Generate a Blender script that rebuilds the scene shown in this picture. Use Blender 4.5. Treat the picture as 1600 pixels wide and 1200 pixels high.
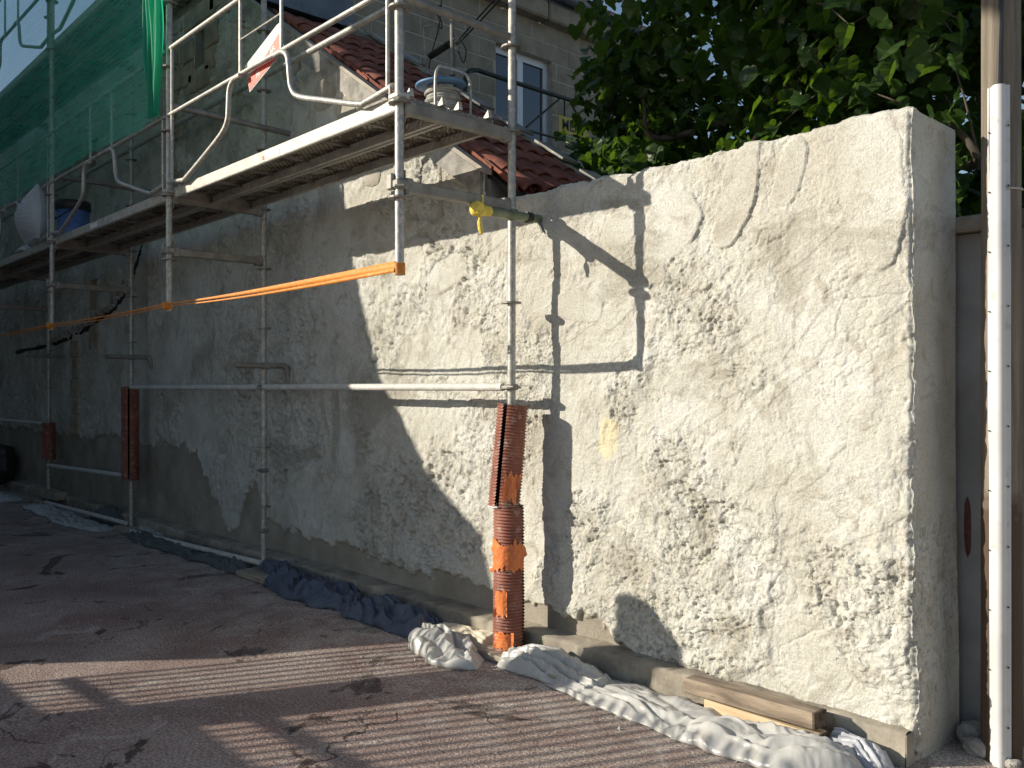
import bpy, math, random
import numpy as np
from mathutils import Vector, Matrix

random.seed(7); rng = np.random.default_rng(7)
for o in list(bpy.data.objects): bpy.data.objects.remove(o)
scene = bpy.context.scene
COL = scene.collection

# ------------------------------------------------------------------ camera, sky, sun, exposure
EYE = 1.57
cam_data = bpy.data.cameras.new('camera'); cam = bpy.data.objects.new('camera', cam_data); COL.objects.link(cam)
cam.location = (0, 0, EYE)
cam.rotation_euler = (math.radians(90), 0, math.radians(47.21))
cam_data.sensor_width = 36; cam_data.lens = 36*1383/1600; cam_data.shift_y = 6/1600
cam_data.clip_start = .05; cam_data.clip_end = 800
scene.camera = cam

SUN = Vector((-.797, -1.0, .496)).normalized()          # towards the sun
SUN_EL = math.asin(SUN.z)
world = bpy.data.worlds.new('World'); scene.world = world; world.use_nodes = True
nt = world.node_tree; bg = nt.nodes['Background']
sky = nt.nodes.new('ShaderNodeTexSky'); sky.sky_type = 'NISHITA'; sky.sun_disc = False
sky.sun_elevation = SUN_EL; sky.sun_rotation = math.atan2(SUN.x, SUN.y)
sky.air_density = 1.0; sky.dust_density = .5
nt.links.new(sky.outputs[0], bg.inputs[0]); bg.inputs[1].default_value = .088
sl = bpy.data.lights.new('sun', 'SUN'); sl.energy = 4.35; sl.angle = math.radians(.40); sl.color = (1, .915, .77)
so = bpy.data.objects.new('sun', sl); COL.objects.link(so)
so.rotation_euler = SUN.to_track_quat('Z', 'Y').to_euler(); so.location = (-8, -10, 8)
vs = scene.view_settings; vs.view_transform = 'Standard'; vs.look = 'None'; vs.gamma = 1; vs.exposure = .50
try: vs.use_curve_mapping = False
except Exception: pass
scene.render.engine = 'CYCLES'
scene.cycles.max_bounces = 5; scene.cycles.transparent_max_bounces = 8

# ------------------------------------------------------------------ layout (metres; x along the wall, y into the wall)
FWD = np.array([-.7338, .6794]); RGT = np.array([.6794, .7338]); FPX = 1383.0
def tpx(px): return (px-800)/FPX
def wx(px, y):                     # x of the point of plane y seen at picture column px
    t = tpx(px); return y*(FWD[0]+RGT[0]*t)/(FWD[1]+RGT[1]*t)
def dep(px, y): return y/(FWD[1]+RGT[1]*tpx(px))
def wz(px, py, y): return EYE+(606-py)*dep(px, y)/FPX
def G(px, py):                     # ground point
    t = tpx(px); Z = EYE*FPX/(py-606); return (Z*(FWD[0]+RGT[0]*t), Z*(FWD[1]+RGT[1]*t))
XD, BAY, YI, YO, YW = -3.82, 3.07, 3.53, 2.73, 3.745
XE, WT, WH = -1.58, .455, 2.735     # wall end, thickness, height
XG = -4.29                          # corner of the outbuilding
XF = -7.7                           # stone facade plane

# ------------------------------------------------------------------ numpy noise
def _h(ix, iy, iz, s):
    h = (ix.astype(np.int64)*374761393 + iy.astype(np.int64)*668265263 + iz.astype(np.int64)*1274126177 + s*974634777) & 0xffffffff
    h = ((h ^ (h >> 13))*1274126177) & 0xffffffff
    h = ((h ^ (h >> 15))*2246822519) & 0xffffffff
    return ((h ^ (h >> 16)) & 0xffffff)/float(0xffffff)
def vn(p, s=0):
    i = np.floor(p).astype(np.int64); f = p-i; u = f*f*f*(f*(f*6-15)+10)
    r = 0
    for a in (0, 1):
        wa = u[:, 0] if a else 1-u[:, 0]
        for b in (0, 1):
            wb = u[:, 1] if b else 1-u[:, 1]
            for c in (0, 1):
                wc = u[:, 2] if c else 1-u[:, 2]
                r = r+wa*wb*wc*_h(i[:, 0]+a, i[:, 1]+b, i[:, 2]+c, s)
    return r
def fbm(p, o=3, s=0, g=.5):
    r = 0; a = 1; t = 0
    for k in range(o):
        r = r+a*(vn(p*(2.03**k)+k*7.3, s+k)*2-1); t += a; a *= g
    return r/t
def sst(a, b, x):
    t = np.clip((x-a)/(b-a), 0, 1); return t*t*(3-2*t)
def worley(q, s=0):                # 2D: F1, F2, id
    i = np.floor(q).astype(np.int64); f1 = np.full(len(q), 9.); f2 = f1.copy(); idd = np.zeros(len(q)); z = np.zeros(len(q), np.int64)
    for a in (-1, 0, 1):
        for b in (-1, 0, 1):
            cx, cy = i[:, 0]+a, i[:, 1]+b
            d = np.hypot(cx+_h(cx, cy, z, s)-q[:, 0], cy+_h(cx, cy, z+1, s)-q[:, 1])
            m = d < f1
            f2 = np.where(m, f1, np.minimum(f2, d)); idd = np.where(m, _h(cx, cy, z+2, s), idd); f1 = np.where(m, d, f1)
    return f1, f2, idd
def p3(x, y, z): return np.stack([x, y, z], 1)

# ------------------------------------------------------------------ mesh helpers
def mesh_obj(name, v, f, m, parent=None, smooth=False):
    me = bpy.data.meshes.new(name); me.from_pydata([tuple(a) for a in v], [], [tuple(a) for a in f]); me.update()
    if m: me.materials.append(m)
    if smooth: me.polygons.foreach_set('use_smooth', [True]*len(me.polygons))
    o = bpy.data.objects.new(name, me); COL.objects.link(o); o.parent = parent
    return o
def np_mesh(name, V, F, m, parent=None, smooth=True):
    me = bpy.data.meshes.new(name)
    V = np.ascontiguousarray(V, np.float32); F = np.ascontiguousarray(F, np.int32)
    k = F.shape[1]
    me.vertices.add(len(V)); me.vertices.foreach_set('co', V.ravel())
    me.loops.add(F.size); me.loops.foreach_set('vertex_index', F.ravel())
    me.polygons.add(len(F)); me.polygons.foreach_set('loop_start', np.arange(0, F.size, k, dtype=np.int32))
    me.polygons.foreach_set('loop_total', np.full(len(F), k, np.int32))
    me.polygons.foreach_set('use_smooth', np.full(len(F), smooth))
    me.update(calc_edges=True); me.validate()
    if m: me.materials.append(m)
    o = bpy.data.objects.new(name, me); COL.objects.link(o); o.parent = parent
    return o
def gridF(nu, nv):
    a = np.arange(nu*nv).reshape(nu, nv)
    return np.stack([a[:-1, :-1], a[1:, :-1], a[1:, 1:], a[:-1, 1:]], -1).reshape(-1, 4)
class MB:
    def __init__(s): s.v = []; s.f = []
    def add(s, v, f):
        n = len(s.v); s.v += [tuple(a) for a in v]; s.f += [tuple(i+n for i in q) for q in f]; return s
    def box(s, c, d, M=None, bev=0):
        x, y, z = d[0]/2, d[1]/2, d[2]/2
        if bev:
            vs = []; b = bev
            # chamfered box: octagon-like loops along x
            sec = [(-y+b, -z), (y-b, -z), (y, -z+b), (y, z-b), (y-b, z), (-y+b, z), (-y, z-b), (-y, -z+b)]
            sec2 = [(q[0]*(1-b/y), q[1]*(1-b/z)) for q in sec]
            for X, S in ((-x, sec2), (-x+b, sec), (x-b, sec), (x, sec2)): vs += [(X, q[0], q[1]) for q in S]
            fs = [tuple(range(7, -1, -1)), tuple(range(24, 32))]
            for k in range(3):
                for i in range(8): fs.append((k*8+i, k*8+(i+1) % 8, k*8+8+(i+1) % 8, k*8+8+i))
        else:
            vs = [(-x, -y, -z), (x, -y, -z), (x, y, -z), (-x, y, -z), (-x, -y, z), (x, -y, z), (x, y, z), (-x, y, z)]
            fs = [(0, 3, 2, 1), (4, 5, 6, 7), (0, 1, 5, 4), (1, 2, 6, 5), (2, 3, 7, 6), (3, 0, 4, 7)]
        vs = [Vector(q) for q in vs]
        if M is not None: vs = [M @ q for q in vs]
        c = Vector(c); return s.add([q+c for q in vs], fs)
    def b2(s, x0, x1, y0, y1, z0, z1, bev=0): return s.box(((x0+x1)/2, (y0+y1)/2, (z0+z1)/2), (x1-x0, y1-y0, z1-z0), bev=bev)
    def tube(s, pts, r, seg=12, cap=True):
        pts = [Vector(p) for p in pts]; n = len(pts)
        rr = r if isinstance(r, (list, tuple)) else [r]*n
        t0 = (pts[1]-pts[0]).normalized(); up = Vector((0, 0, 1)) if abs(t0.z) < .9 else Vector((1, 0, 0))
        u = t0.cross(up).normalized(); vs = []
        for i, p in enumerate(pts):
            a = pts[max(i-1, 0)]; b = pts[min(i+1, n-1)]; t = (b-a).normalized()
            u = (u-t*u.dot(t)).normalized(); w = t.cross(u)
            for k in range(seg):
                an = 2*math.pi*k/seg; vs.append(p+(u*math.cos(an)+w*math.sin(an))*rr[i])
        fs = []
        for i in range(n-1):
            for k in range(seg): fs.append((i*seg+k, i*seg+(k+1) % seg, (i+1)*seg+(k+1) % seg, (i+1)*seg+k))
        if cap: fs += [tuple(range(seg-1, -1, -1)), tuple(range((n-1)*seg, n*seg))]
        return s.add(vs, fs)
    def build(s, name, m, parent=None, smooth=False):
        o = mesh_obj(name, s.v, s.f, m, parent, smooth)
        if smooth:
            try: o.data.set_sharp_from_angle(angle=math.radians(40))
            except Exception: pass
        return o
def bez(pts, n=6):
    """smooth polyline through pts (Catmull-Rom)"""
    P = [Vector(p) for p in pts]; P = [P[0]*2-P[1]]+P+[P[-1]*2-P[-2]]; out = []
    for i in range(1, len(P)-2):
        for k in range(n):
            t = k/n; a, b, c, d = P[i-1], P[i], P[i+1], P[i+2]
            out.append(.5*((2*b)+(c-a)*t+(2*a-5*b+4*c-d)*t*t+(3*b-a-3*c+d)*t**3))
    out.append(P[-2]); return out
def empty(name, loc=(0, 0, 0), rz=0):
    o = bpy.data.objects.new(name, None); COL.objects.link(o); o.location = loc; o.rotation_euler = (0, 0, rz); o.empty_display_size = .1; return o
def tag(o, label, cat, group=None):
    o['label'] = label; o['category'] = cat
    if group: o['group'] = group
    return o
def struct(o): o['kind'] = 'structure'; return o
def dup(o, parent=None, loc=None):
    c = o.copy(); COL.objects.link(c); c.parent = parent
    if loc is not None: c.location = loc
    return c
def text_mesh(name, body, size, m, parent, M, depth=.0006, sx=1, bold=.0):
    cu = bpy.data.curves.new(name, 'FONT'); cu.body = body; cu.size = size; cu.extrude = depth; cu.offset = bold; cu.align_x = 'CENTER'; cu.align_y = 'CENTER'
    t = bpy.data.objects.new(name+'_tmp', cu); COL.objects.link(t)
    dg = bpy.context.evaluated_depsgraph_get(); me = bpy.data.meshes.new_from_object(t.evaluated_get(dg))
    bpy.data.objects.remove(t); bpy.data.curves.remove(cu)
    me.materials.clear(); me.materials.append(m); me.name = name
    me.transform(Matrix.Diagonal((sx, 1, 1, 1)))
    o = bpy.data.objects.new(name, me); COL.objects.link(o); o.parent = parent; o.matrix_local = M; return o

def chunk(name, loc, s, m, parent=None, seed=0):
    n = 12; u = np.linspace(0, np.pi, n); w = np.linspace(0, 2*np.pi, 2*n, endpoint=False)
    U, W_ = np.meshgrid(u, w, indexing='ij'); P = p3((np.sin(U)*np.cos(W_)).ravel(), (np.sin(U)*np.sin(W_)).ravel(), np.cos(U).ravel())
    P = np.sign(P)*np.abs(P)**.7; r = 1+.35*fbm(P*1.6+seed*9, 3, seed); Q = P*r[:, None]*np.array(s)+np.array(loc)
    a = np.arange(n*2*n).reshape(n, 2*n); b = np.roll(a, -1, axis=1)
    F = np.stack([a[:-1], a[1:], b[1:], b[:-1]], -1).reshape(-1, 4)
    return np_mesh(name, Q, F, m, parent, False)
# ------------------------------------------------------------------ materials
def new_mat(name):
    m = bpy.data.materials.new(name); m.use_nodes = True; n = m.node_tree; b = n.nodes['Principled BSDF']; return m, n, b
def N(n, t, **kw):
    x = n.nodes.new(t)
    for k, v in kw.items(): setattr(x, k, v)
    return x
def lk(n, a, b): n.links.new(a, b)
def noise(n, co, scale, detail=6, rough=.6, dist=0):
    x = N(n, 'ShaderNodeTexNoise'); x.inputs['Scale'].default_value = scale; x.inputs['Detail'].default_value = detail
    x.inputs['Roughness'].default_value = rough; x.inputs['Distortion'].default_value = dist
    if co is not None: lk(n, co, x.inputs['Vector'])
    return x.outputs['Fac']
def ramp(n, fac, stops):
    r = N(n, 'ShaderNodeValToRGB'); e = r.color_ramp.elements
    while len(e) < len(stops): e.new(.5)
    for i, (p, c) in enumerate(stops):
        e[i].position = p; e[i].color = (c if len(c) == 4 else (*c, 1)) if not isinstance(c, (int, float)) else (c, c, c, 1)
    lk(n, fac, r.inputs[0]); return r.outputs[0]
def mix(n, fac, a, b):
    x = N(n, 'ShaderNodeMix', data_type='RGBA')
    if isinstance(fac, (int, float)): x.inputs[0].default_value = fac
    else: lk(n, fac, x.inputs[0])
    for k, v in ((6, a), (7, b)):
        if isinstance(v, tuple): x.inputs[k].default_value = (*v, 1)
        else: lk(n, v, x.inputs[k])
    return x.outputs[2]
def bump(n, b, h, strength, dist):
    x = N(n, 'ShaderNodeBump'); x.inputs['Strength'].default_value = strength; x.inputs['Distance'].default_value = dist
    lk(n, h, x.inputs['Height']); lk(n, x.outputs[0], b.inputs['Normal']); return x
def objco(n): return N(n, 'ShaderNodeTexCoord').outputs['Object']
def geoco(n): return N(n, 'ShaderNodeNewGeometry').outputs['Position']
def nmat(name, c1, c2, scale=6, rough=.8, metal=0, bmp=None, spots=None, stretch=None, wco=False, spec=None, lo=.35, hi=.65):
    m, n, b = new_mat(name); co = geoco(n) if wco else objco(n)
    if stretch:
        mp = N(n, 'ShaderNodeMapping'); mp.inputs['Scale'].default_value = stretch; lk(n, co, mp.inputs[0]); co = mp.outputs[0]
    c = ramp(n, noise(n, co, scale), [(lo, c1), (hi, c2)])
    if spots:
        sc, col, th, w = spots
        c = mix(n, ramp(n, noise(n, co, sc, 5, .65), [(th, 0), (th+w, 1)]), c, col)
    lk(n, c, b.inputs['Base Color']); b.inputs['Roughness'].default_value = rough; b.inputs['Metallic'].default_value = metal
    if spec is not None: b.inputs['Specular IOR Level'].default_value = spec
    if bmp: bump(n, b, noise(n, co, bmp[0], 4, .65), bmp[1], bmp[2])
    return m

M = {}
M['galv'] = nmat('galvanised_steel', (.30, .30, .29), (.46, .45, .42), 14, .5, .35, (60, .3, .002), spots=(38, (.62, .58, .49), .5, .16))
M['dusty_tube'] = nmat('plaster_dusted_tube', (.50, .49, .46), (.66, .645, .60), 12, .7, .1, (50, .4, .003), spots=(30, (.40, .39, .36), .62, .12))
M['galv_dark'] = nmat('dull_steel', (.20, .19, .17), (.33, .31, .28), 9, .6, .35, (50, .3, .002), spots=(30, (.5, .46, .38), .62, .15))
M['deckside'] = nmat('dusty_deck_steel', (.36, .35, .32), (.52, .50, .44), 11, .55, .25, (40, .3, .002), spots=(24, (.72, .67, .55), .56, .15))
M['concrete'] = nmat('kerb_concrete', (.20, .175, .14), (.40, .36, .29), 5, .92, 0, (45, .7, .006), spots=(9, (.16, .14, .11), .6, .12), wco=True)
M['board'] = nmat('grey_board', (.22, .19, .15), (.42, .36, .28), 4, .85, 0, (30, .5, .003), stretch=(1, 9, 9))
M['beam_old'] = nmat('weathered_timber', (.13, .10, .075), (.38, .30, .22), 3.2, .85, 0, (26, .7, .004), stretch=(1, 7, 7), spots=(9, (.07, .055, .04), .62, .1))
M['beam_new'] = nmat('pale_timber', (.50, .37, .22), (.68, .54, .36), 3, .75, 0, (24, .4, .002), stretch=(.8, 9, 9))
M['cut_end'] = nmat('dark_end_grain', (.05, .035, .025), (.16, .11, .075), 30, .9, 0, (60, .5, .003))
M['black'] = nmat('black_rubber', (.012, .012, .012), (.03, .03, .03), 8, .5)
M['dark_in'] = nmat('dark_interior', (.015, .013, .012), (.03, .028, .025), 4, .95)
M['white_pvc'] = nmat('white_pvc', (.56, .56, .55), (.68, .68, .67), 3, .35, 0, spots=(14, (.42, .40, .36), .6, .14))
M['frame_white'] = nmat('white_window_frame', (.62, .65, .72), (.72, .75, .80), 3, .4)
M['rail_green'] = nmat('dark_green_rail', (.018, .028, .022), (.04, .05, .042), 9, .5, .2)
M['orange'] = nmat('orange_webbing', (.62, .20, .025), (.80, .31, .05), 30, .65, spots=(18, (.66, .40, .2), .6, .15))
M['orange_tape'] = nmat('orange_tape', (.66, .16, .045), (.80, .26, .085), 12, .4, 0, (18, .4, .004))
M['yellow'] = nmat('yellow_rag', (.62, .46, .06), (.86, .70, .16), 25, .85, 0, (40, .6, .006))
M['green_tube'] = nmat('green_grey_tube', (.12, .16, .09), (.27, .30, .20), 10, .55, .2, spots=(22, (.45, .44, .36), .62, .12))
M['blue'] = nmat('blue_plastic', (.08, .19, .36), (.15, .29, .48), 6, .45)
M['bucket_blue'] = nmat('bucket_blue', (.06, .12, .34), (.12, .2, .42), 8, .45, spots=(9, (.3, .33, .38), .6, .1))
M['cable'] = nmat('grey_cable', (.28, .28, .26), (.42, .41, .38), 20, .6)
M['leaf'] = None
M['bark'] = nmat('bark', (.035, .028, .02), (.10, .08, .06), 12, .95, 0, (22, .8, .01), stretch=(1, 1, .25))
M['terracotta'] = nmat('terracotta_tile', (.15, .045, .030), (.32, .11, .068), 5, .85, 0, (50, .5, .003), spots=(11, (.13, .075, .055), .56, .14), wco=True)
M['old_brick'] = nmat('old_brick', (.10, .04, .032), (.18, .075, .055), 20, .95, 0, (40, .6, .004))
M['zinc'] = nmat('zinc_grey', (.10, .12, .15), (.17, .19, .22), 4, .5, .3)
M['stone'] = nmat('facade_block', (.21, .185, .14), (.31, .275, .215), 5, .92, 0, (70, .6, .004), wco=True)
M['mortar'] = nmat('pale_mortar', (.36, .335, .28), (.46, .43, .37), 9, .95, 0, (60, .5, .004), wco=True)
M['quoin'] = nmat('tan_quoin', (.25, .21, .15), (.42, .36, .27), 6, .92, 0, (40, .7, .006), wco=True)
M['cement'] = nmat('smooth_cement', (.30, .27, .22), (.44, .41, .35), 4, .92, 0, (30, .5, .004), wco=True)
M['rubble'] = nmat('rubble_grey', (.22, .21, .19), (.42, .40, .36), 12, .95, 0, (40, .8, .01))
M['sign_yellow'] = nmat('yellow_sign', (.52, .42, .04), (.58, .48, .06), 4, .5)
M['sign_black'] = nmat('black_print', (.012, .012, .012), (.02, .02, .02), 4, .6)
M['sign_red'] = nmat('red_print', (.72, .09, .06), (.80, .13, .09), 5, .45)
M['sign_white'] = nmat('white_print', (.70, .69, .66), (.78, .77, .74), 5, .45)
M['sign_silver'] = nmat('pale_grey_print', (.50, .50, .48), (.62, .61, .58), 5, .4)
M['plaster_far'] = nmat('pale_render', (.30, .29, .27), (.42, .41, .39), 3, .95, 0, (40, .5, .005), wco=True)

def plaster_material():
    m, n, b = new_mat('rough_lime_plaster'); co = geoco(n)
    base = ramp(n, noise(n, co, 2.3, 5, .62, .6), [(.33, (.51, .49, .425)), (.5, (.59, .58, .52)), (.66, (.65, .645, .60))])
    damp = ramp(n, noise(n, co, 1.15, 6, .68, 1.2), [(.53, 0), (.62, 1)])
    base = mix(n, damp, base, (.415, .395, .335))
    tan = ramp(n, noise(n, co, 6.2, 5, .62, .8), [(.55, 0), (.66, .8)])
    base = mix(n, tan, base, (.44, .415, .35))
    grit = ramp(n, noise(n, co, 85, 2, .6), [(.36, .78), (.56, 1.0)])
    mul = N(n, 'ShaderNodeMix', data_type='RGBA', blend_type='MULTIPLY'); mul.inputs[0].default_value = .8
    lk(n, base, mul.inputs[6]); lk(n, grit, mul.inputs[7]); base = mul.outputs[2]
    # bare cement at the foot, old tan stone where the render is missing: masks carried by the mesh
    at = N(n, 'ShaderNodeAttribute', attribute_name='cement')
    cem = ramp(n, noise(n, co, 3.0, 7, .65), [(.32, (.25, .22, .175)), (.68, (.40, .37, .31))])
    base = mix(n, at.outputs['Fac'], base, cem)
    a2 = N(n, 'ShaderNodeAttribute', attribute_name='ochre')
    base = mix(n, a2.outputs['Fac'], base, (.74, .64, .36))
    lk(n, base, b.inputs['Base Color']); b.inputs['Roughness'].default_value = .95; b.inputs['Specular IOR Level'].default_value = .15
    crumb = ramp(n, noise(n, co, 30, 4, .62, .5), [(.36, 0), (.44, 1)])
    cm = N(n, 'ShaderNodeMath', operation='MULTIPLY'); lk(n, crumb, cm.inputs[0]); ar = N(n, 'ShaderNodeAttribute', attribute_name='rough'); ma = N(n, 'ShaderNodeMath', operation='MULTIPLY_ADD'); lk(n, ar.outputs['Fac'], ma.inputs[0]); ma.inputs[1].default_value = .85; ma.inputs[2].default_value = .08; lk(n, ma.outputs[0], cm.inputs[1])
    add = N(n, 'ShaderNodeMath', operation='ADD'); lk(n, noise(n, co, 100, 3, .7), add.inputs[0]); lk(n, cm.outputs[0], add.inputs[1])
    bump(n, b, add.outputs[0], .9, .007)
    return m
M['plaster'] = plaster_material()

def ground_material():
    m, n, b = new_mat('worn_reddish_asphalt'); co = geoco(n)
    base = ramp(n, noise(n, co, .9, 5, .62, .5), [(.32, (.215, .152, .134)), (.5, (.315, .238, .210)), (.7, (.42, .345, .308))])
    red = ramp(n, noise(n, co, 1.7, 5, .6, .8), [(.52, 0), (.66, .75)]); base = mix(n, red, base, (.25, .160, .140))
    pale = ramp(n, noise(n, co, 2.6, 5, .7, 1.0), [(.60, 0), (.72, .7)]); base = mix(n, pale, base, (.55, .51, .47))
    st = ramp(n, noise(n, co, 1.25, 5, .55, 1.6), [(.615, 0), (.63, 1)]); base = mix(n, st, base, (.105, .075, .066))
    # cracks
    wv = N(n, 'ShaderNodeTexNoise'); wv.inputs['Scale'].default_value = 2.2; wv.inputs['Detail'].default_value = 6; lk(n, co, wv.inputs['Vector'])
    vm = N(n, 'ShaderNodeVectorMath', operation='MULTIPLY_ADD'); lk(n, wv.outputs['Color'], vm.inputs[0]); vm.inputs[1].default_value = (1.1, 1.1, 1.1); lk(n, co, vm.inputs[2])
    vo = N(n, 'ShaderNodeTexVoronoi', feature='DISTANCE_TO_EDGE'); vo.inputs['Scale'].default_value = .95; lk(n, vm.outputs[0], vo.inputs['Vector'])
    cr = ramp(n, vo.outputs['Distance'], [(.002, .85), (.011, 0)])
    msk = ramp(n, noise(n, co, .8, 3, .5), [(.50, 0), (.60, 1)])
    mm = N(n, 'ShaderNodeMath', operation='MULTIPLY'); lk(n, cr, mm.inputs[0]); lk(n, msk, mm.inputs[1])
    base = mix(n, mm.outputs[0], base, (.035, .03, .028))
    sy = N(n, 'ShaderNodeSeparateXYZ'); lk(n, co, sy.inputs[0]); mr = N(n, 'ShaderNodeMapRange'); lk(n, sy.outputs[1], mr.inputs[0]); mr.inputs[1].default_value = 2.2; mr.inputs[2].default_value = 3.7
    dn = ramp(n, noise(n, co, 4.5, 5, .7, .6), [(.40, 0), (.66, .8)]); dm = N(n, 'ShaderNodeMath', operation='MULTIPLY'); lk(n, dn, dm.inputs[0]); lk(n, mr.outputs[0], dm.inputs[1])
    base = mix(n, dm.outputs[0], base, (.56, .53, .48))        # plaster dust trodden in along the wall
    grit = ramp(n, noise(n, co, 70, 3, .85), [(.30, .22), (.50, 1.0), (.66, 1.9)])
    mul = N(n, 'ShaderNodeMix', data_type='RGBA', blend_type='MULTIPLY'); mul.inputs[0].default_value = .9
    lk(n, base, mul.inputs[6]); lk(n, grit, mul.inputs[7])
    lk(n, mul.outputs[2], b.inputs['Base Color']); b.inputs['Roughness'].default_value = .9; b.inputs['Specular IOR Level'].default_value = .25
    h = N(n, 'ShaderNodeMath', operation='SUBTRACT'); lk(n, noise(n, co, 90, 2, .7), h.inputs[0]); lk(n, mm.outputs[0], h.inputs[1])
    bump(n, b, h.outputs[0], .9, .011)
    return m
M['ground'] = ground_material()

def leaf_material(name, dark, light, trans):
    m, n, b = new_mat(name)
    inf = N(n, 'ShaderNodeObjectInfo'); co = geoco(n)
    c = ramp(n, noise(n, co, 3.5, 3, .6), [(.3, dark), (.7, light)])
    lk(n, c, b.inputs['Base Color']); b.inputs['Roughness'].default_value = .38; b.inputs['Specular IOR Level'].default_value = .35
    tr = N(n, 'ShaderNodeBsdfTranslucent'); tr.inputs[0].default_value = (*trans, 1)
    ms = N(n, 'ShaderNodeMixShader'); ms.inputs[0].default_value = .38
    out = n.nodes['Material Output']; lk(n, b.outputs[0], ms.inputs[1]); lk(n, tr.outputs[0], ms.inputs[2]); lk(n, ms.outputs[0], out.inputs[0])
    return m
M['leaf'] = leaf_material('lime_leaf', (.020, .048, .012), (.050, .095, .022), (.14, .26, .018))

def sheet_material(name, col, transl, rough, alpha=1.0, tcol=None, spots=None):
    m, n, b = new_mat(name); co = geoco(n)
    c = ramp(n, noise(n, co, 7, 6, .6), [(.35, tuple(x*.86 for x in col)), (.65, col)])
    if spots: c = mix(n, ramp(n, noise(n, co, 11, 6, .65), [(.57, 0), (.70, .6)]), c, spots)
    lk(n, c, b.inputs['Base Color']); b.inputs['Roughness'].default_value = rough
    bump(n, b, noise(n, co, 12, 3, .55, 1.5), .25, .012)
    tr = N(n, 'ShaderNodeBsdfTranslucent'); tr.inputs[0].default_value = (*(tcol or col), 1)
    ms = N(n, 'ShaderNodeMixShader'); ms.inputs[0].default_value = transl
    lk(n, b.outputs[0], ms.inputs[1]); lk(n, tr.outputs[0], ms.inputs[2])
    out = n.nodes['Material Output']; last = ms.outputs[0]
    if alpha < 1:
        tp = N(n, 'ShaderNodeBsdfTransparent'); m2 = N(n, 'ShaderNodeMixShader'); m2.inputs[0].default_value = alpha
        lk(n, tp.outputs[0], m2.inputs[1]); lk(n, last, m2.inputs[2]); last = m2.outputs[0]
    lk(n, last, out.inputs[0]); return m
M['plastic'] = sheet_material('white_plastic_sheet', (.72, .715, .69), .34, .26, .93, spots=(.54, .51, .45))
M['bag'] = sheet_material('thin_white_bag', (.74, .76, .80), .4, .3, .86)
M['tarp'] = sheet_material('dark_blue_tarp', (.085, .105, .150), .05, .5, spots=(.15, .17, .20))
M['tarp_green'] = sheet_material('grey_green_tarp', (.10, .115, .115), .05, .6, spots=(.20, .2, .19))
def net_material():
    m, n, b = new_mat('green_debris_net'); co = geoco(n)
    mp = N(n, 'ShaderNodeMapping'); mp.inputs['Rotation'].default_value = (0, .5, 0); mp.inputs['Scale'].default_value = (.5, 1, 10); lk(n, co, mp.inputs[0])
    st = noise(n, mp.outputs[0], 5, 4, .6); big = noise(n, co, .9, 4, .6)
    c = ramp(n, st, [(.3, (.025, .46, .33)), (.7, (.045, .60, .43))]); lk(n, c, b.inputs['Base Color']); b.inputs['Roughness'].default_value = .6
    tr = N(n, 'ShaderNodeBsdfTranslucent'); tr.inputs[0].default_value = (.05, .85, .60, 1)
    ms = N(n, 'ShaderNodeMixShader'); ms.inputs[0].default_value = .5; lk(n, b.outputs[0], ms.inputs[1]); lk(n, tr.outputs[0], ms.inputs[2])
    ad = N(n, 'ShaderNodeMath', operation='MULTIPLY_ADD'); lk(n, big, ad.inputs[0]); ad.inputs[1].default_value = .8; lk(n, st, ad.inputs[2])
    al = N(n, 'ShaderNodeMapRange'); lk(n, ad.outputs[0], al.inputs[0]); al.inputs[1].default_value = .6; al.inputs[2].default_value = 1.2; al.inputs[3].default_value = .37; al.inputs[4].default_value = .52
    tp = N(n, 'ShaderNodeBsdfTransparent'); m2 = N(n, 'ShaderNodeMixShader'); lk(n, al.outputs[0], m2.inputs[0]); lk(n, tp.outputs[0], m2.inputs[1]); lk(n, ms.outputs[0], m2.inputs[2])
    lk(n, m2.outputs[0], n.nodes['Material Output'].inputs[0]); return m
M['net'] = net_material()
M['net_thick'] = sheet_material('bunched_green_net', (.015, .34, .21), .5, .55, .92, tcol=(.03, .60, .36))

def sleeve_material():
    m, n, b = new_mat('red_brown_corrugated_plastic'); co = objco(n)
    c = ramp(n, noise(n, co, 7, 5, .6), [(.35, (.20, .068, .045)), (.65, (.32, .115, .075))])
    dirt = ramp(n, noise(n, co, 19, 6, .75), [(.54, 0), (.66, .8)]); c = mix(n, dirt, c, (.48, .40, .33))
    lk(n, c, b.inputs['Base Color']); b.inputs['Roughness'].default_value = .5
    return m
M['sleeve'] = sleeve_material()

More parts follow.
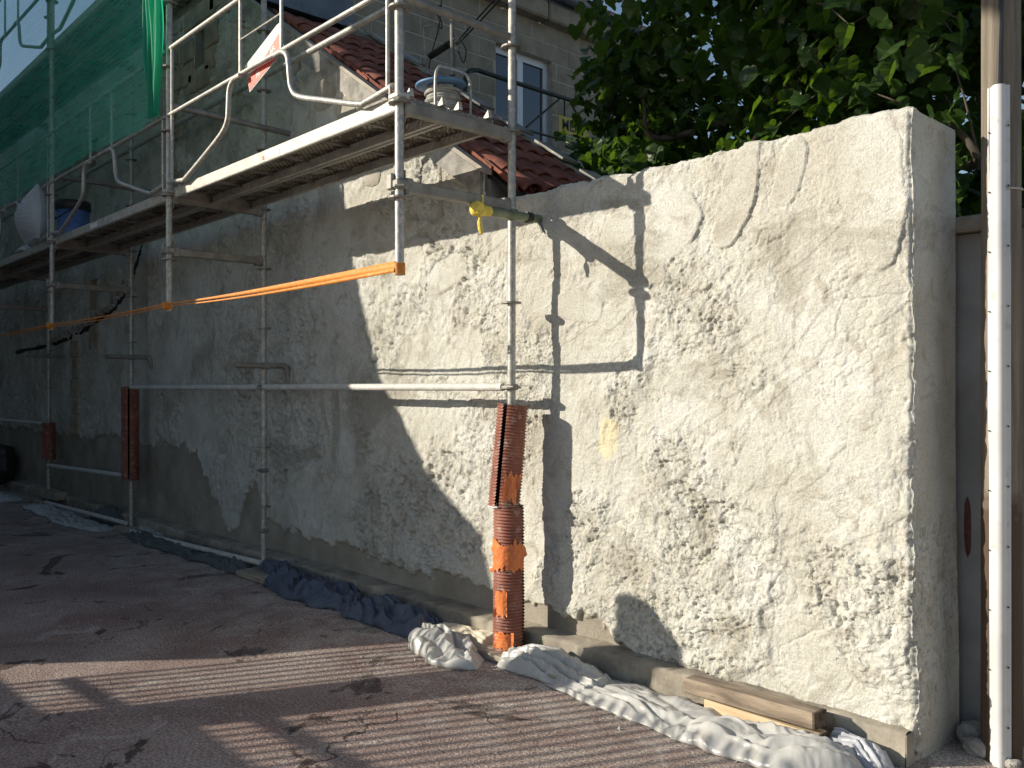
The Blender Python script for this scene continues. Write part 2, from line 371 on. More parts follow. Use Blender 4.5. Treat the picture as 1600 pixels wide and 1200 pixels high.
def deck_material():
    """perforated steel sheet: rows of small punched holes"""
    m, n, b = new_mat('perforated_deck_sheet'); co = objco(n)
    c = ramp(n, noise(n, co, 5, 6, .6), [(.35, (.075, .060, .042)), (.65, (.16, .13, .095))])
    b.inputs['Roughness'].default_value = .65; b.inputs['Metallic'].default_value = .25
    sp = N(n, 'ShaderNodeSeparateXYZ'); lk(n, co, sp.inputs[0])
    def M2(op, a, bb=None):
        x = N(n, 'ShaderNodeMath', operation=op)
        for i, q in enumerate((a, bb)):
            if q is None: continue
            if isinstance(q, (int, float)): x.inputs[i].default_value = q
            else: lk(n, q, x.inputs[i])
        return x.outputs[0]
    def hole(ox, oy, r):
        fx = M2('SUBTRACT', M2('FRACT', M2('ADD', M2('MULTIPLY', sp.outputs[0], 1/.046), ox)), .5)
        fy = M2('SUBTRACT', M2('FRACT', M2('ADD', M2('MULTIPLY', sp.outputs[1], 1/.040), oy)), .5)
        d = M2('SQRT', M2('ADD', M2('MULTIPLY', fx, fx), M2('MULTIPLY', fy, fy)))
        return d, M2('LESS_THAN', d, r)
    d1, h1 = hole(0, 0, .15); d2, h2 = hole(.5, .5, .15)
    h = M2('MAXIMUM', h1, h2)
    dm = M2('MINIMUM', d1, d2); rim = M2('LESS_THAN', dm, .25); keep = M2('GREATER_THAN', noise(n, co, 9, 3, .5), .47)  # pale rims paint in the glint of hole edges catching light
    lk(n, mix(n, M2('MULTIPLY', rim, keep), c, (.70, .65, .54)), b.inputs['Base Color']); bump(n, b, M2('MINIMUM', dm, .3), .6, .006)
    tp = N(n, 'ShaderNodeBsdfTransparent'); ms = N(n, 'ShaderNodeMixShader'); lk(n, h, ms.inputs[0])
    lk(n, b.outputs[0], ms.inputs[1]); lk(n, tp.outputs[0], ms.inputs[2]); lk(n, ms.outputs[0], n.nodes['Material Output'].inputs[0])
    return m
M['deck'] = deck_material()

def glass_material():
    m, n, b = new_mat('window_glass'); b.inputs['Base Color'].default_value = (.012, .016, .018, 1); b.inputs['Roughness'].default_value = .04
    b.inputs['Specular IOR Level'].default_value = .9; return m
M['glass'] = glass_material()
def pole_material():
    m, n, b = new_mat('utility_pole_wood'); co = objco(n)
    mp = N(n, 'ShaderNodeMapping'); mp.inputs['Scale'].default_value = (1, 1, .05); lk(n, co, mp.inputs[0])
    c = ramp(n, noise(n, mp.outputs[0], 22, 8, .7), [(.3, (.10, .082, .06)), (.55, (.23, .195, .15)), (.75, (.33, .29, .225))])
    sp = N(n, 'ShaderNodeSeparateXYZ'); lk(n, co, sp.inputs[0])
    ad = N(n, 'ShaderNodeMath', operation='MULTIPLY_ADD'); lk(n, noise(n, co, 9, 4, .6), ad.inputs[0]); ad.inputs[1].default_value = .35; lk(n, sp.outputs[2], ad.inputs[2])
    tar = ramp(n, ad.outputs[0], [(0, 1), (1, 1)]); r = tar.node.color_ramp.elements; 
    mr = N(n, 'ShaderNodeMapRange'); lk(n, ad.outputs[0], mr.inputs[0]); mr.inputs[1].default_value = 1.22; mr.inputs[2].default_value = 1.30; mr.inputs[3].default_value = 1; mr.inputs[4].default_value = 0
    c = mix(n, mr.outputs[0], c, (.085, .055, .035))
    lk(n, c, b.inputs['Base Color']); b.inputs['Roughness'].default_value = .85
    bump(n, b, noise(n, mp.outputs[0], 30, 8, .7), .8, .006); return m
M['pole'] = pole_material()

# ------------------------------------------------------------------ ground
def ground():
    n = 140; a = np.linspace(-1, 1, n); s = np.sign(a)*(np.abs(a)**3)*150
    X, Y = np.meshgrid(s-4, s+3, indexing='ij'); X = X.ravel(); Y = Y.ravel()
    Z = .006*fbm(p3(X*1.1, Y*1.1, X*0), 3, 50)*np.exp(-((X+4)**2+(Y-3)**2)/200)
    return struct(np_mesh('ground', p3(X, Y, Z), gridF(n, n), M['ground']))
ground()

# ------------------------------------------------------------------ plastered wall surface
ZC = np.array([(-20, .95), (-9.0, .97), (-8.75, .93), (-8.45, .62), (-8.15, .30), (-7.85, .24), (-7.62, .62), (-7.42, .74), (-7.25, .38), (-6.6, .33), (-5.6, .34), (-4.6, .29), (-4.0, .27), (-3.35, .26), (-3.15, .16), (-2.95, .02), (0, .0)])
def cement_mask(x, z):
    zc = np.interp(x, ZC[:, 0], ZC[:, 1])
    e = .10*fbm(p3(x*4.5, z*0+3, z*4.5), 4, 70)+.05*fbm(p3(x*15, z*0, z*15), 2, 75)
    return sst(.012, -.012, z-zc-e)
def hexgrid(x, z, s):
    """distance to the edges of a hexagonal wire mesh of cell size s"""
    q = np.stack([x/s, z/(s*1.732)], 1)
    a = q-np.round(q); b = q-.5-np.round(q-.5)
    def hd(w): ax = np.abs(w[:, 0]); az = np.abs(w[:, 1])*1.732; return np.maximum(ax, ax*.5+az*.866)
    return .5-np.minimum(hd(a), hd(b))
ROUGH = []
def relief(P, rough_amt=1.0):
    """plaster thickness over the masonry: thrown lumps, trowelled plates with lips, cracks, crumbs and pits"""
    x, y, z = P[:, 0], P[:, 1], P[:, 2]; s = x+y
    wv = np.stack([fbm(P*2.6, 3, 11), fbm(P*2.6+13, 3, 12), fbm(P*2.6+31, 3, 17)], 1)
    W = P+.10*wv
    h = .008*fbm(P*1.2, 2, 1)
    m = sst(-.10, .10, fbm(W*1.5+5, 5, 21)+.02)                      # where it is left rough
    top = sst(1.95, 2.40, z+.30*fbm(P*1.7, 2, 22))*sst(-4.6, -3.9, x)
    m = m*(1-.85*top)                                                  # trowelled smoother near the top of the free wall
    cem = cement_mask(x, z)
    h = h+(.0015+.0028*m)*fbm(W*6, 3, 2)
    # overlapping plates with curved lips
    for i, (t, a, k) in enumerate(((-.15, .006, 1.5), (.02, .005, 1.9), (.12, .006, 2.4), (-.05, .005, 3.3), (.16, .005, 4.4), (.0, .004, 6.0), (.2, .004, 8.0))):
        n1 = fbm(W*np.array([k, k, k*.85])+11*i, 4, 50+i*7); h = h+a*(.55+.45*m)*sst(t-.011*k**.5, t+.011*k**.5, n1)
    n3 = fbm(W*13+3, 3, 7)
    for t, a in ((-.1, .0035), (.18, .0035)): h = h+a*m*sst(t-.05, t+.05, n3)
    # thrown grain
    h = h+(.0008+.0052*m*rough_amt)*fbm(P*30, 3, 3)+(.0005+.0036*m*rough_amt)*fbm(P*80, 2, 4)
    # wandering cracks and trowel lips
    c1 = np.abs(fbm(W*3.4+21, 4, 8)); h = h-.006*sst(.030, .0, c1)*sst(.02, .22, fbm(P*1.6+9, 2, 31))
    c2 = np.abs(fbm(W*8.5+41, 3, 9)); h = h-.007*sst(.05, .0, c2)*sst(.05, .25, fbm(P*2.2+19, 2, 32))*(.3+.7*m)
    # crumbs torn out
    cr = sst(.20, .28, fbm(W*np.array([19, 19, 23]), 4, 41, .65))*sst(-.12, .15, fbm(P*2.6+3, 3, 42)); h = h-.014*cr*(.25+.75*m)*rough_amt
    pit = sst(.80, .88, vn(P*38, 43))*sst(.35, .6, vn(P*3.1, 44)); h = h-.008*pit*(.3+.7*m)*rough_amt
    # long trowel strokes
    st = fbm(np.stack([s*1.6+z*1.0, z*0, z*8-s*5], 1), 2, 45); h = h+.0035*sst(.20, .23, st)*(1-.5*m)
    # crumbly torn spots, small and sharp
    t2 = sst(.24, .30, fbm(W*np.array([38, 38, 46]), 3, 46, .6))*sst(.0, .25, fbm(P*3.3+8, 3, 47)); h = h-.009*t2*(.15+.85*m)*rough_amt
    # single trowelled tongues of plaster: (picture column, row), half sizes, tilt, proud by
    for (px, py, a, b, an, up) in ((1152, 312, .28, .10, 1.22, .010), (1362, 300, .34, .15, 1.75, .008), (1060, 345, .20, .15, .6, .007), (1235, 270, .16, .07, 1.3, .006), (905, 480, .10, .22, 1.5, .005), (970, 360, .12, .09, .3, .006), (700, 430, .22, .10, .3, .005)):
        cx, cz = wx(px, YW), wz(px, py, YW); u = (x-cx)*math.cos(an)+(z-cz)*math.sin(an); v = -(x-cx)*math.sin(an)+(z-cz)*math.cos(an)
        rr = (np.abs(u/a)**2.6+np.abs(v/b)**2.6)**(1/2.6)+.42*fbm(P*4.5+px, 4, 48)
        mk = sst(1.0, .965, rr)*(np.abs(y-YW) < .02); flat = up+.004*fbm(P*3, 2, 49)+.0008*fbm(P*40, 2, 55)+.010*fbm(P*1.2, 2, 1)
        h = h*(1-mk)+mk*(h*.14+.86*(flat+.012)); m = m*(1-mk)
    # imprint of chicken wire
    for (cx, cz, rx, rz, sz) in ((-1.86, 1.78, .24, .30, .052), (-2.80, 1.86, .11, .22, .047), (-2.05, 2.02, .30, .10, .047), (-3.2, 1.62, .12, .10, .047)):
        rr = np.hypot((x-cx)/rx, (z-cz)/rz)+.5*fbm(P*6, 3, 61)
        mk = sst(1.0, .8, rr)*sst(-.1, .25, fbm(P*9+4, 2, 62)+.12)
        hd = hexgrid(x+.05*wv[:, 0], z+.05*wv[:, 2], sz)
        h = h-.0045*mk*sst(.10, .02, hd)
    h = h*(1-.80*cem)-.012*cem
    ROUGH.append(m*(1-.9*cem))
    return h
def add_attr(o, name, a):
    at = o.data.attributes.new(name, 'FLOAT', 'POINT'); at.data.foreach_set('value', np.ascontiguousarray(a, np.float32))
def ochre_mask(P):
    rr = np.hypot((P[:, 0]+3.26)/.085, (P[:, 2]-1.28)/.17)+.5*fbm(P*9, 2, 81)
    return sst(1.0, .65, rr)*.5

def free_wall():
    """the free-standing end of the wall: front, end, top and back displaced as one skin"""
    x0 = XG-.02; d = .0054
    nx = int((XE-x0)/d); nz = int(WH/d)
    V = []; F = []; off = 0
    xs = np.linspace(x0, XE, nx); zs = np.linspace(0, WH, nz); ys = np.linspace(YW, YW+WT, int(WT/d))
    def face(A, B, n0):
        nonlocal off
        V.append(A); F.append(n0+off); off += len(A)
    def topz(x): return .018*fbm(p3(x*1.8, x*0, x*0), 3, 91)+.013*fbm(p3(x*11, x*0, x*0), 4, 92)
    def push(P):
        x, y, z = P[:, 0], P[:, 1], P[:, 2]
        e = .02
        nf = np.clip(1-(y-YW)/e, 0, 1); ne = np.clip(1-(XE-x)/e, 0, 1); nt_ = np.clip(1-(WH-z)/e, 0, 1)
        nn = np.stack([ne, -nf, nt_], 1); nn = nn*1.0
        cnt = nf+ne+nt_
        h = relief(P)-.014*sst(1.05, 1.8, cnt)           # rounded, crumbling arrises
        endf = (x > XE-1e-4)&(y > YW+.03); h = np.where(endf, h*.35, h)
        arr = sst(XE-.15, XE, x)*sst(YW+.15, YW, y)*(.040*sst(-.05, .5, fbm(P*np.array([4, 4, 3.2]), 4, 95))+.018*sst(.1, .35, fbm(P*np.array([12, 12, 9]), 4, 96)))*(.35+.65*sst(2.3, 1.4, z))
        nn[:, 0] *= .45
        bat = .030*sst(1.35, .1, z)*sst(XE-.35, XE, x)                                     # plaster swells out towards the foot of the corner
        Q = P+nn*h[:, None]
        Q[:, 0] += bat*.55; Q[:, 1] += arr
        Q[:, 0] += sst(XE-.10, XE, x)*sst(YW+.12, YW, y)*(.024*fbm(p3(z*0, z*2.3, z*3.5), 4, 97)+.014*fbm(p3(z*0+3, z*6, z*19), 4, 98))*(.4+.6*sst(2.2, 1.3, z))
        Q[:, 2] += topz(x)*sst(WH-.25, WH, z)
        return Q
    Xg, Zg = np.meshgrid(xs, zs, indexing='ij'); P = p3(Xg.ravel(), np.full(nx*nz, YW), Zg.ravel())
    cem = [cement_mask(P[:, 0], P[:, 2])]; och = [ochre_mask(P)]
    face(push(P), None, gridF(nx, nz))
    ny = len(ys); Yg, Zg = np.meshgrid(ys, zs, indexing='ij'); P = p3(np.full(ny*nz, XE), Yg.ravel(), Zg.ravel())
    cem.append(cement_mask(np.full(ny*nz, -2.95), P[:, 2])); och.append(np.zeros(ny*nz))
    face(push(P), None, gridF(ny, nz))
    Xg, Yg = np.meshgrid(xs, ys, indexing='ij'); P = p3(Xg.ravel(), Yg.ravel(), np.full(nx*ny, WH))
    cem.append(np.zeros(nx*ny)); och.append(np.zeros(nx*ny))
    face(push(P), None, gridF(nx, ny)[:, ::-1])
    # plain back
    B = np.array([(x0, YW+WT, 0), (XE, YW+WT, 0), (XE, YW+WT, WH), (x0, YW+WT, WH)]); V.append(B); F.append(np.array([[3, 2, 1, 0]])+off); cem.append(np.zeros(4)); och.append(np.zeros(4))
    o = np_mesh('garden_wall', np.concatenate(V), np.concatenate(F), M['plaster'])
    # front faces seen from -y need flipped order
    add_attr(o, 'cement', np.concatenate(cem)); add_attr(o, 'ochre', np.concatenate(och)); add_attr(o, 'rough', np.concatenate(ROUGH[-3:]+[np.zeros(4)]))
    o.data.flip_normals() if False else None
    return tag(o, 'thick cream plastered garden wall with rough trowelled face, sunlit, ending beside the wooden pole', 'wall')
free_wall()

# ------------------------------------------------------------------ houses behind the scaffold
ROOF = lambda x: 2.97+.655*(XG-x)                 # line of the outbuilding's roof over x
Y2 = 4.79
def slab_wall(name, xs, ztop, nrow, parent, holes=(), m=None, amt=1.9):
    v = np.linspace(0, 1, nrow); nx = len(xs)
    Xg, Vg = np.meshgrid(xs, v, indexing='ij'); X = Xg.ravel(); Zt = ztop(X); Z = Vg.ravel()*Zt
    P = p3(X, np.full(len(X), YW), Z); cem = cement_mask(X, Z)
    edge = sst(0, .03, np.minimum(Zt-Z, 1))
    h = relief(P, amt); Q = P.copy(); Q[:, 1] -= h
    F = gridF(nx, nrow)
    c = P[F].mean(axis=1)
    keep = np.ones(len(F), bool)
    for (a, b, z0, z1) in holes: keep &= ~((c[:, 0] > a) & (c[:, 0] < b) & (c[:, 2] > z0) & (c[:, 2] < z1))
    o = np_mesh(name, Q, F[keep], m or M['plaster'], parent)
    add_attr(o, 'cement', cem); add_attr(o, 'ochre', np.zeros(len(X))); add_attr(o, 'rough', ROUGH[-1])
    return o

out_b = tag(empty('outbuilding', (XG, YW, 0)), 'low outbuilding with rough plastered gable and red canal tile roof behind the scaffold', 'building')
def local(o, parent):               # keep world placement of a child of an Empty that is not at the origin
    o.matrix_parent_inverse = Matrix.Translation(parent.location).inverted(); return o
def vary(a, b, d0, d1):
    out = [a]; L = abs(b-a); s = 1 if b > a else -1
    while True:
        t = abs(out[-1]-a)/L; nx_ = out[-1]+s*(d0+(d1-d0)*t)
        if (nx_-b)*s >= 0: break
        out.append(nx_)
    out.append(b); return np.array(out)
gx = vary(XG, XF, .0085, .016)[::-1]
o = slab_wall('gable_wall', gx, lambda x: np.minimum(ROOF(x)-.03, 5.4), 330, out_b); local(o, out_b)
# inner volume: eave wall, back wall
mb = MB(); mb.b2(XG-.25, XG-.002, YW+.03, Y2-.05, 0, 2.92); mb.b2(XF+.05, XG-.26, Y2-.2, Y2-.05, 0, 2.95)
local(mb.build('eave_wall', M['plaster_far'], out_b), out_b)
# smooth cement verge along the gable and roof underside
def along_roof(x0, x1, y0, y1, dz0, dz1, name, m, parent):
    v = []
    for x in (x0, x1):
        z = ROOF(x)
        v += [(x, y0, z+dz0), (x, y1, z+dz0), (x, y1, z+dz1), (x, y0, z+dz1)]
    f = [(0, 1, 2, 3), (7, 6, 5, 4), (0, 4, 5, 1), (1, 5, 6, 2), (2, 6, 7, 3), (3, 7, 4, 0)]
    return local(mesh_obj(name, v, f, m, parent), parent)
along_roof(XF, XG-.02, YW-.035, YW+.10, -.19, -.022, 'verge_render', M['rubble'], out_b)
along_roof(XF, XG+.02, YW-.04, YW+.03, -.018, .015, 'verge_coping', M['cement'], out_b)
roof = along_roof(XF, XG+.26, YW+.031, Y2, -.05, -.02, 'roof', M['dark_in'], out_b)
# canal tiles, one object each
def tile_mesh():
    mb = MB(); n = 9; L = .40; v = []; 
    for i, (xx, r) in enumerate(((0, .088), (L, .074))):
        for k in range(n):
            a = math.pi*k/(n-1); v.append((xx, -math.cos(a)*r, math.sin(a)*r*.72+(.012 if i == 0 else 0)))
        for k in range(n):
            a = math.pi*k/(n-1); v.append((xx, -math.cos(a)*(r-.013), math.sin(a)*(r-.013)*.72+(.012 if i == 0 else 0)))
    f = []
    for k in range(n-1):
        f.append((k, k+1, 2*n+k+1, 2*n+k)); f.append((n+k+1, n+k, 3*n+k, 3*n+k+1)); f.append((k+1, k, n+k, n+k+1)); f.append((2*n+k, 2*n+k+1, 3*n+k+1, 3*n+k))
    f += [(0, 2*n, 3*n, n), (n-1, 2*n-1, 4*n-1, 3*n-1)]
    mb.add(v, f); return mb
proto = tile_mesh().build('roof_tile', M['terracotta'], roof, True)
ang = math.atan(.655); tmesh = proto.data
first = True; cnt = 0
ntx = 13; nty = 6; py_ = (Y2-YW-.08)/nty
for i in range(ntx):
    for j in range(nty):
        t = proto if first else dup(proto, roof); first = False
        sx = XG+.28-i*.285*math.cos(ang)*1.0
        x = sx+random.uniform(-.012, .012); y = YW+.10+py_*(j+.5)+random.uniform(-.006, .006)-.02
        # the tile's x axis runs up the slope (towards -x)
        R = Matrix.Rotation(math.pi+random.uniform(-.03, .03), 4, 'Z'); T = Matrix.Translation((x, y, ROOF(x)+.008+.003*(i % 2)))
        t.matrix_parent_inverse = Matrix.Identity(4)
        t.matrix_local = Matrix.Translation(-out_b.location) @ T @ Matrix.Rotation(ang, 4, 'Y') @ R if False else Matrix.Translation((0, 0, 0)) @ T @ (Matrix.Rotation(ang, 4, 'Y') @ R)
roof_cover = []
for i in range(ntx):                         # channel tiles between the cover tiles
    for j in range(nty+1):
        t = dup(proto, roof); x = XG+.26-i*.285*math.cos(ang); y = YW+.10+py_*j-.02
        y = min(max(y, YW+.12), Y2-.09)
        t.matrix_local = Matrix.Translation((x, y, ROOF(x)+.055)) @ Matrix.Rotation(ang, 4, 'Y') @ Matrix.Rotation(math.pi, 4, 'Z') @ Matrix.Rotation(math.pi, 4, 'X')
for t in roof.children: t.matrix_parent_inverse = Matrix.Identity(4)
roof.matrix_parent_inverse = Matrix.Translation(out_b.location).inverted()
# mortar fillet and slates along the far verge
along_roof(XF, XG+.2, Y2-.02, Y2+.05, -.06, .085, 'far_verge', M['cement'], out_b)
for k in range(7):
    x = XG+.05-k*.47
    mb = MB(); mb.box((x, Y2+.02, ROOF(x)+.12), (.36, .16, .022), Matrix.Rotation(ang, 3, 'Y') @ Matrix.Rotation(random.uniform(-.05, .05), 3, 'X'))
    local(mb.build('verge_slate', M['rubble'], out_b), out_b)
# pale ashlar patches and broken edge stones under the verge
for (px, py, w, h) in ((508, 130, .34, .26), (540, 165, .30, .30), (455, 95, .30, .22), (575, 280, .34, .16), (640, 262, .40, .22), (690, 248, .34, .2)):
    xx = wx(px, YW); zz = min(wz(px, py, YW), ROOF(xx)-.19-h/2)
    local(chunk('edge_stone', (xx, YW+.002, zz), (w*.5, .018, h*.5), M['cement'], out_b, 200+px), out_b)

house = tag(empty('stone_house', (XF, YW, 0)), 'old block-built house with rendered side wall behind the netted scaffold', 'house')
slit = (-8.77, -8.52, 4.80, 5.20); slit2 = (-11.95, -11.72, 4.35, 4.72); slit3 = (-11.98, -11.70, 2.55, 2.95); slit4 = (-12.0, -11.72, 2.05, 2.45)
hx = vary(XF, -18.5, .013, .034)[::-1]
o = slab_wall('side_wall', hx, lambda x: np.full(len(x), 6.05), 330, house, holes=(slit, slit2, slit3)); local(o, house)
mb = MB(); mb.b2(-18.5, XF-.32, YW+.36, 9.8, 0, 6.0); local(mb.build('house_core', M['dark_in'], house), house)
for (a, b, z0, z1) in (slit, slit2, slit3):
    w = MB(); y0, y1 = YW-.005, YW+.34
    w.b2(a-.05, a, y0, y1, z0-.05, z1+.05); w.b2(b, b+.05, y0, y1, z0-.05, z1+.05); w.b2(a, b, y0, y1, z1, z1+.05); w.b2(a, b, y0, y1, z0-.05, z0); w.b2(a, b, y1-.02, y1, z0, z1)
    wo = local(w.build('slit_window', M['cement'], house), house)
    p = MB(); p.b2(a+.002, b-.002, y1-.06, y1-.045, z0+.002, z1-.002); g = p.build('pane', M['glass'], wo)
# mullion in the twin opening
mb = MB(); mb.b2(-11.85, -11.82, YW+.02, YW+.1, 2.55, 2.95); local(mb.build('mullion', M['cement'], house), house)
# tan quoins and stones set round the slit window
qs = []
z = 3.35; k = 0
while z < 5.7:
    h = random.uniform(.22, .32); w = .42 if k % 2 else .26
    qs.append((-9.32+w/2-.13, z+h/2, w, h-.014)); z += h; k += 1
qs += [(-8.64, 5.34, .72, .24), (-8.95, 5.02, .30, .22), (-8.93, 4.78, .26, .22), (-8.36, 5.05, .28, .26), (-8.37, 4.80, .24, .2), (-8.64, 4.66, .5, .2), (-8.25, 5.36, .26, .22), (-8.0, 5.3, .3, .3)]
for (x, z, w, h) in qs:
    mb = MB(); mb.box((x, YW-.006, z), (w, .05, h), Matrix.Rotation(random.uniform(-.015, .015), 3, 'Y'), bev=.012)
    local(mb.build('quoin_stone', M['quoin'], house), house)
# toothed stones of a vanished corner, lower left, and bricked-up recess
z = .95; k = 0
while z < 2.12:
    h = random.uniform(.2, .3); w = (.34, .24)[k % 2]
    mb = MB(); mb.box((-12.55+random.uniform(-.03, .03), YW-.012, z+h/2), (w, .06, h-.016), bev=.012); local(mb.build('quoin_stone', M['quoin'], house), house); z += h; k += 1
mb = MB(); mb.b2(-12.02, -11.70, YW-.02, YW+.02, 2.06, 2.44, bev=.01); local(mb.build('bricked_opening', M['quoin'], house), house)
# scar of a removed lean-to roof: broken dark groove climbing the wall, stub tiles left in it
scar = [(-15.5, 2.13), (-13.2, 2.2), (-12.2, 2.33), (-11.2, 2.5), (-10.75, 2.66), (-10.5, 2.86), (-10.25, 3.1), (-9.95, 3.35), (-9.6, 3.6)]
pts = bez([(a, YW-.015, b) for a, b in scar], 8)
mb = MB(); pts = [p+Vector((0, .022, .02*random.uniform(-1, 1))) for p in pts]; mb.tube(pts, [.026+.022*random.random() for _ in pts], 7); local(mb.build('roof_scar', M['dark_in'], house), house)
stub = MB(); n = 7
v = [(math.cos(math.pi*k/6)*.07, yy, math.sin(math.pi*k/6)*.06) for yy in (-.07, .03) for k in range(n)]+[(math.cos(math.pi*k/6)*.055, yy, math.sin(math.pi*k/6)*.045) for yy in (-.07, .03) for k in range(n)]
f = []
for k in range(n-1): f += [(k, k+1, n+k+1, n+k), (2*n+k+1, 2*n+k, 3*n+k, 3*n+k+1), (k+1, k, 2*n+k, 2*n+k+1)]
stub.add(v, f); st0 = None
for i in range(17):
    x = -13.6+i*.185; zz = np.interp(x, [q[0] for q in scar], [q[1] for q in scar])
    if st0 is None: st0 = stub.build('broken_tile', M['rubble'], house); t = st0
    else: t = dup(st0, house)
    t.matrix_local = Matrix.Translation((x-XF, -.0, zz+.02+random.uniform(-.015, .015))) @ Matrix.Rotation(random.uniform(-.3, .3), 4, 'Y')

# block-built facade at x = XF, facing +x
YF0, YF1, ZF0, ZF1 = Y2-.9, 10.6, 2.6, 6.02
WY0, WY1, WZ0, WZ1 = 6.87, 7.80, 3.55, 5.60
f_parts = MB()
f_parts.b2(XF-.25, XF, YF0, WY0, ZF0, ZF1); f_parts.b2(XF-.25, XF, WY1, YF1, ZF0, ZF1); f_parts.b2(XF-.25, XF, WY0, WY1, WZ1, ZF1); f_parts.b2(XF-.25, XF, WY0, WY1, ZF0, WZ0)
fac = local(f_parts.build('facade', M['mortar'], house), house)
bproto = {}
def block(y0, y1, z0, z1):
    key = (round(y1-y0, 2), round(z1-z0, 3))
    if key not in bproto:
        mb = MB(); mb.box((0, 0, 0), (.03, y1-y0, z1-z0), bev=.004); b = mb.build('stone_block', M['stone'], fac); bproto[key] = b
    else: b = dup(bproto[key], fac)
    b.matrix_parent_inverse = Matrix.Identity(4)
    b.matrix_local = Matrix.Translation((XF-.0105+random.uniform(-.0025, .002), (y0+y1)/2, (z0+z1)/2)); return b
ch = .213; nb = 0; z = ZF1-ch*16
row = 0
while z < ZF1-.01:
    y = YF0+(.21 if row % 2 else 0)
    soldier = WZ1-.005 < z < WZ1+.20
    while y < YF1-.1:
        L = .42
        a, b = y+.007, y+L-.007
        y += L
        mid = (a+b)/2
        if soldier and WY0-.25 < mid < WY1+.25: continue
        if z+ch > WZ0 and z < WZ1-.01:
            if a < WY0 < b: b = WY0-.002
            elif a < WY1 < b: a = WY1+.002
            elif WY0 < mid < WY1: continue
            if b-a < .06: continue
        if a < 4.3 and z < 4.6: continue
        a = round(a, 3); block(a, a+round(b-a, 2), z+.007, z+ch-.007)
    z += ch; row += 1
for k in range(9):                            # soldier course over the window
    y = WY0-.22+k*.155; block(y+.005, y+.145, WZ1+.012, WZ1+.207)
# window: reveal frame, panes
wn = local(MB().b2(XF-.13, XF-.08, WY0, WY0+.07, WZ0, WZ1).b2(XF-.13, XF-.08, WY1-.07, WY1, WZ0, WZ1).b2(XF-.13, XF-.08, WY0+.07, WY1-.07, WZ1-.08, WZ1).b2(XF-.13, XF-.08, (WY0+WY1)/2-.045, (WY0+WY1)/2+.045, WZ0, WZ1-.08).build('window', M['frame_white'], house), house)
for (a, b) in ((WY0+.07, (WY0+WY1)/2-.045), ((WY0+WY1)/2+.045, WY1-.07)):
    MB().b2(XF-.115, XF-.105, a, b, WZ0, WZ1-.08).build('pane', M['glass'], wn)
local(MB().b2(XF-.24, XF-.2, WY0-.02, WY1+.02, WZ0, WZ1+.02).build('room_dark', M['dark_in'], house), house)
# cornice stones, gutter, roof edge
y = YF0; k = 0
while y < YF1:
    L = .62; mb = MB(); mb.box((XF+.05, y+L/2, ZF1+.12), (.20, L-.012, .22), bev=.02); c = mb.build('cornice_stone', M['stone'], house); local(c, house); y += L
g = MB(); n = 9
gp = [(XF+.20+.075*math.cos(math.pi*(1+k/(n-1))), ZF1+.33+.075*math.sin(math.pi*(1+k/(n-1)))) for k in range(n)]
gv = [(a, YF0, b) for a, b in gp]+[(a, YF1, b) for a, b in gp]; g.add(gv, [(k, k+1, n+k+1, n+k) for k in range(n-1)]); g.b2(XF-.05, XF+.13, YF0, YF1, ZF1+.232, ZF1+.34)
local(g.build('gutter', M['zinc'], house, True), house)
mb = MB(); mb.add([(XF+.2, YF0, ZF1+.36), (XF+.2, YF1, ZF1+.36), (XF-2.6, YF1, ZF1+1.6), (XF-2.6, YF0, ZF1+1.6), (XF+.2, YF0, ZF1+.40), (XF+.2, YF1, ZF1+.40), (XF-2.6, YF1, ZF1+1.64), (XF-2.6, YF0, ZF1+1.64)], [(0, 3, 2, 1), (4, 5, 6, 7), (0, 1, 5, 4), (1, 2, 6, 5), (2, 3, 7, 6), (3, 0, 4, 7)])
local(mb.build('main_roof', M['terracotta'], house), house)
# zinc upstand where the low roof meets the house
local(MB().b2(XF+.02, XF+.14, YW-.02, Y2+.05, 5.16, 5.42).build('zinc_upstand', M['zinc'], house), house)

# ------------------------------------------------------------------ railing, sign, mast and wires by the facade
rl = tag(empty('landing_railing', (-6.85, 5.7, 3.6)), 'dark green tube railing of the outside landing in front of the house window', 'railing')
RX = -6.85
def rt(name, pts, r): return local(MB().tube(pts, r, 10).build(name, M['rail_green'], rl, True), rl)
rt('handrail', bez([(RX, 5.70, 3.7), (RX, 5.70, 4.55), (RX, 5.73, 4.74), (RX, 5.86, 4.80), (RX, 6.1, 4.80), (RX, 7.9, 4.80)], 4), .024)
rt('brace', [(RX, 7.05, 4.77), (RX, 6.55, 4.36)], .012); rt('lower_rail', [(RX, 6.5, 4.33), (RX, 7.7, 4.33)], .012)
rt('brace', [(RX, 7.25, 4.77), (RX, 7.6, 4.36)], .012); rt('baluster', [(RX, 7.14, 4.78), (RX, 7.14, 4.34)], .010); rt('post', [(RX, 7.9, 2.9), (RX, 7.9, 4.8)], .022)
sg = tag(empty('yellow_notice', (RX+.03, 7.28, 4.5)), 'yellow notice with black capitals fixed to the railing, half hidden by leaves', 'sign')
local(MB().b2(RX+.014, RX+.020, 7.03, 7.52, 4.40, 4.59).build('board', M['sign_yellow'], sg), sg)
RM = Matrix.Translation((-.008, -.03, -.005)) @ Matrix(((0, 0, 1, 0), (1, 0, 0, 0), (0, 1, 0, 0), (0, 0, 0, 1)))
text_mesh('lettering', 'MEFP', .17, M['sign_black'], sg, RM, sx=.92, bold=.002)
mast = tag(empty('service_mast', (-6.2, 4.75, 3.9)), 'thin grey service mast with cable box and black wires standing beside the red roof', 'mast')
def mt(name, pts, r, m='galv_dark'): return local(MB().tube(pts, r, 9).build(name, M[m], mast, True), mast)
def mpt(px, py, y): x = wx(px, y); return (x, y, wz(px, py, y))
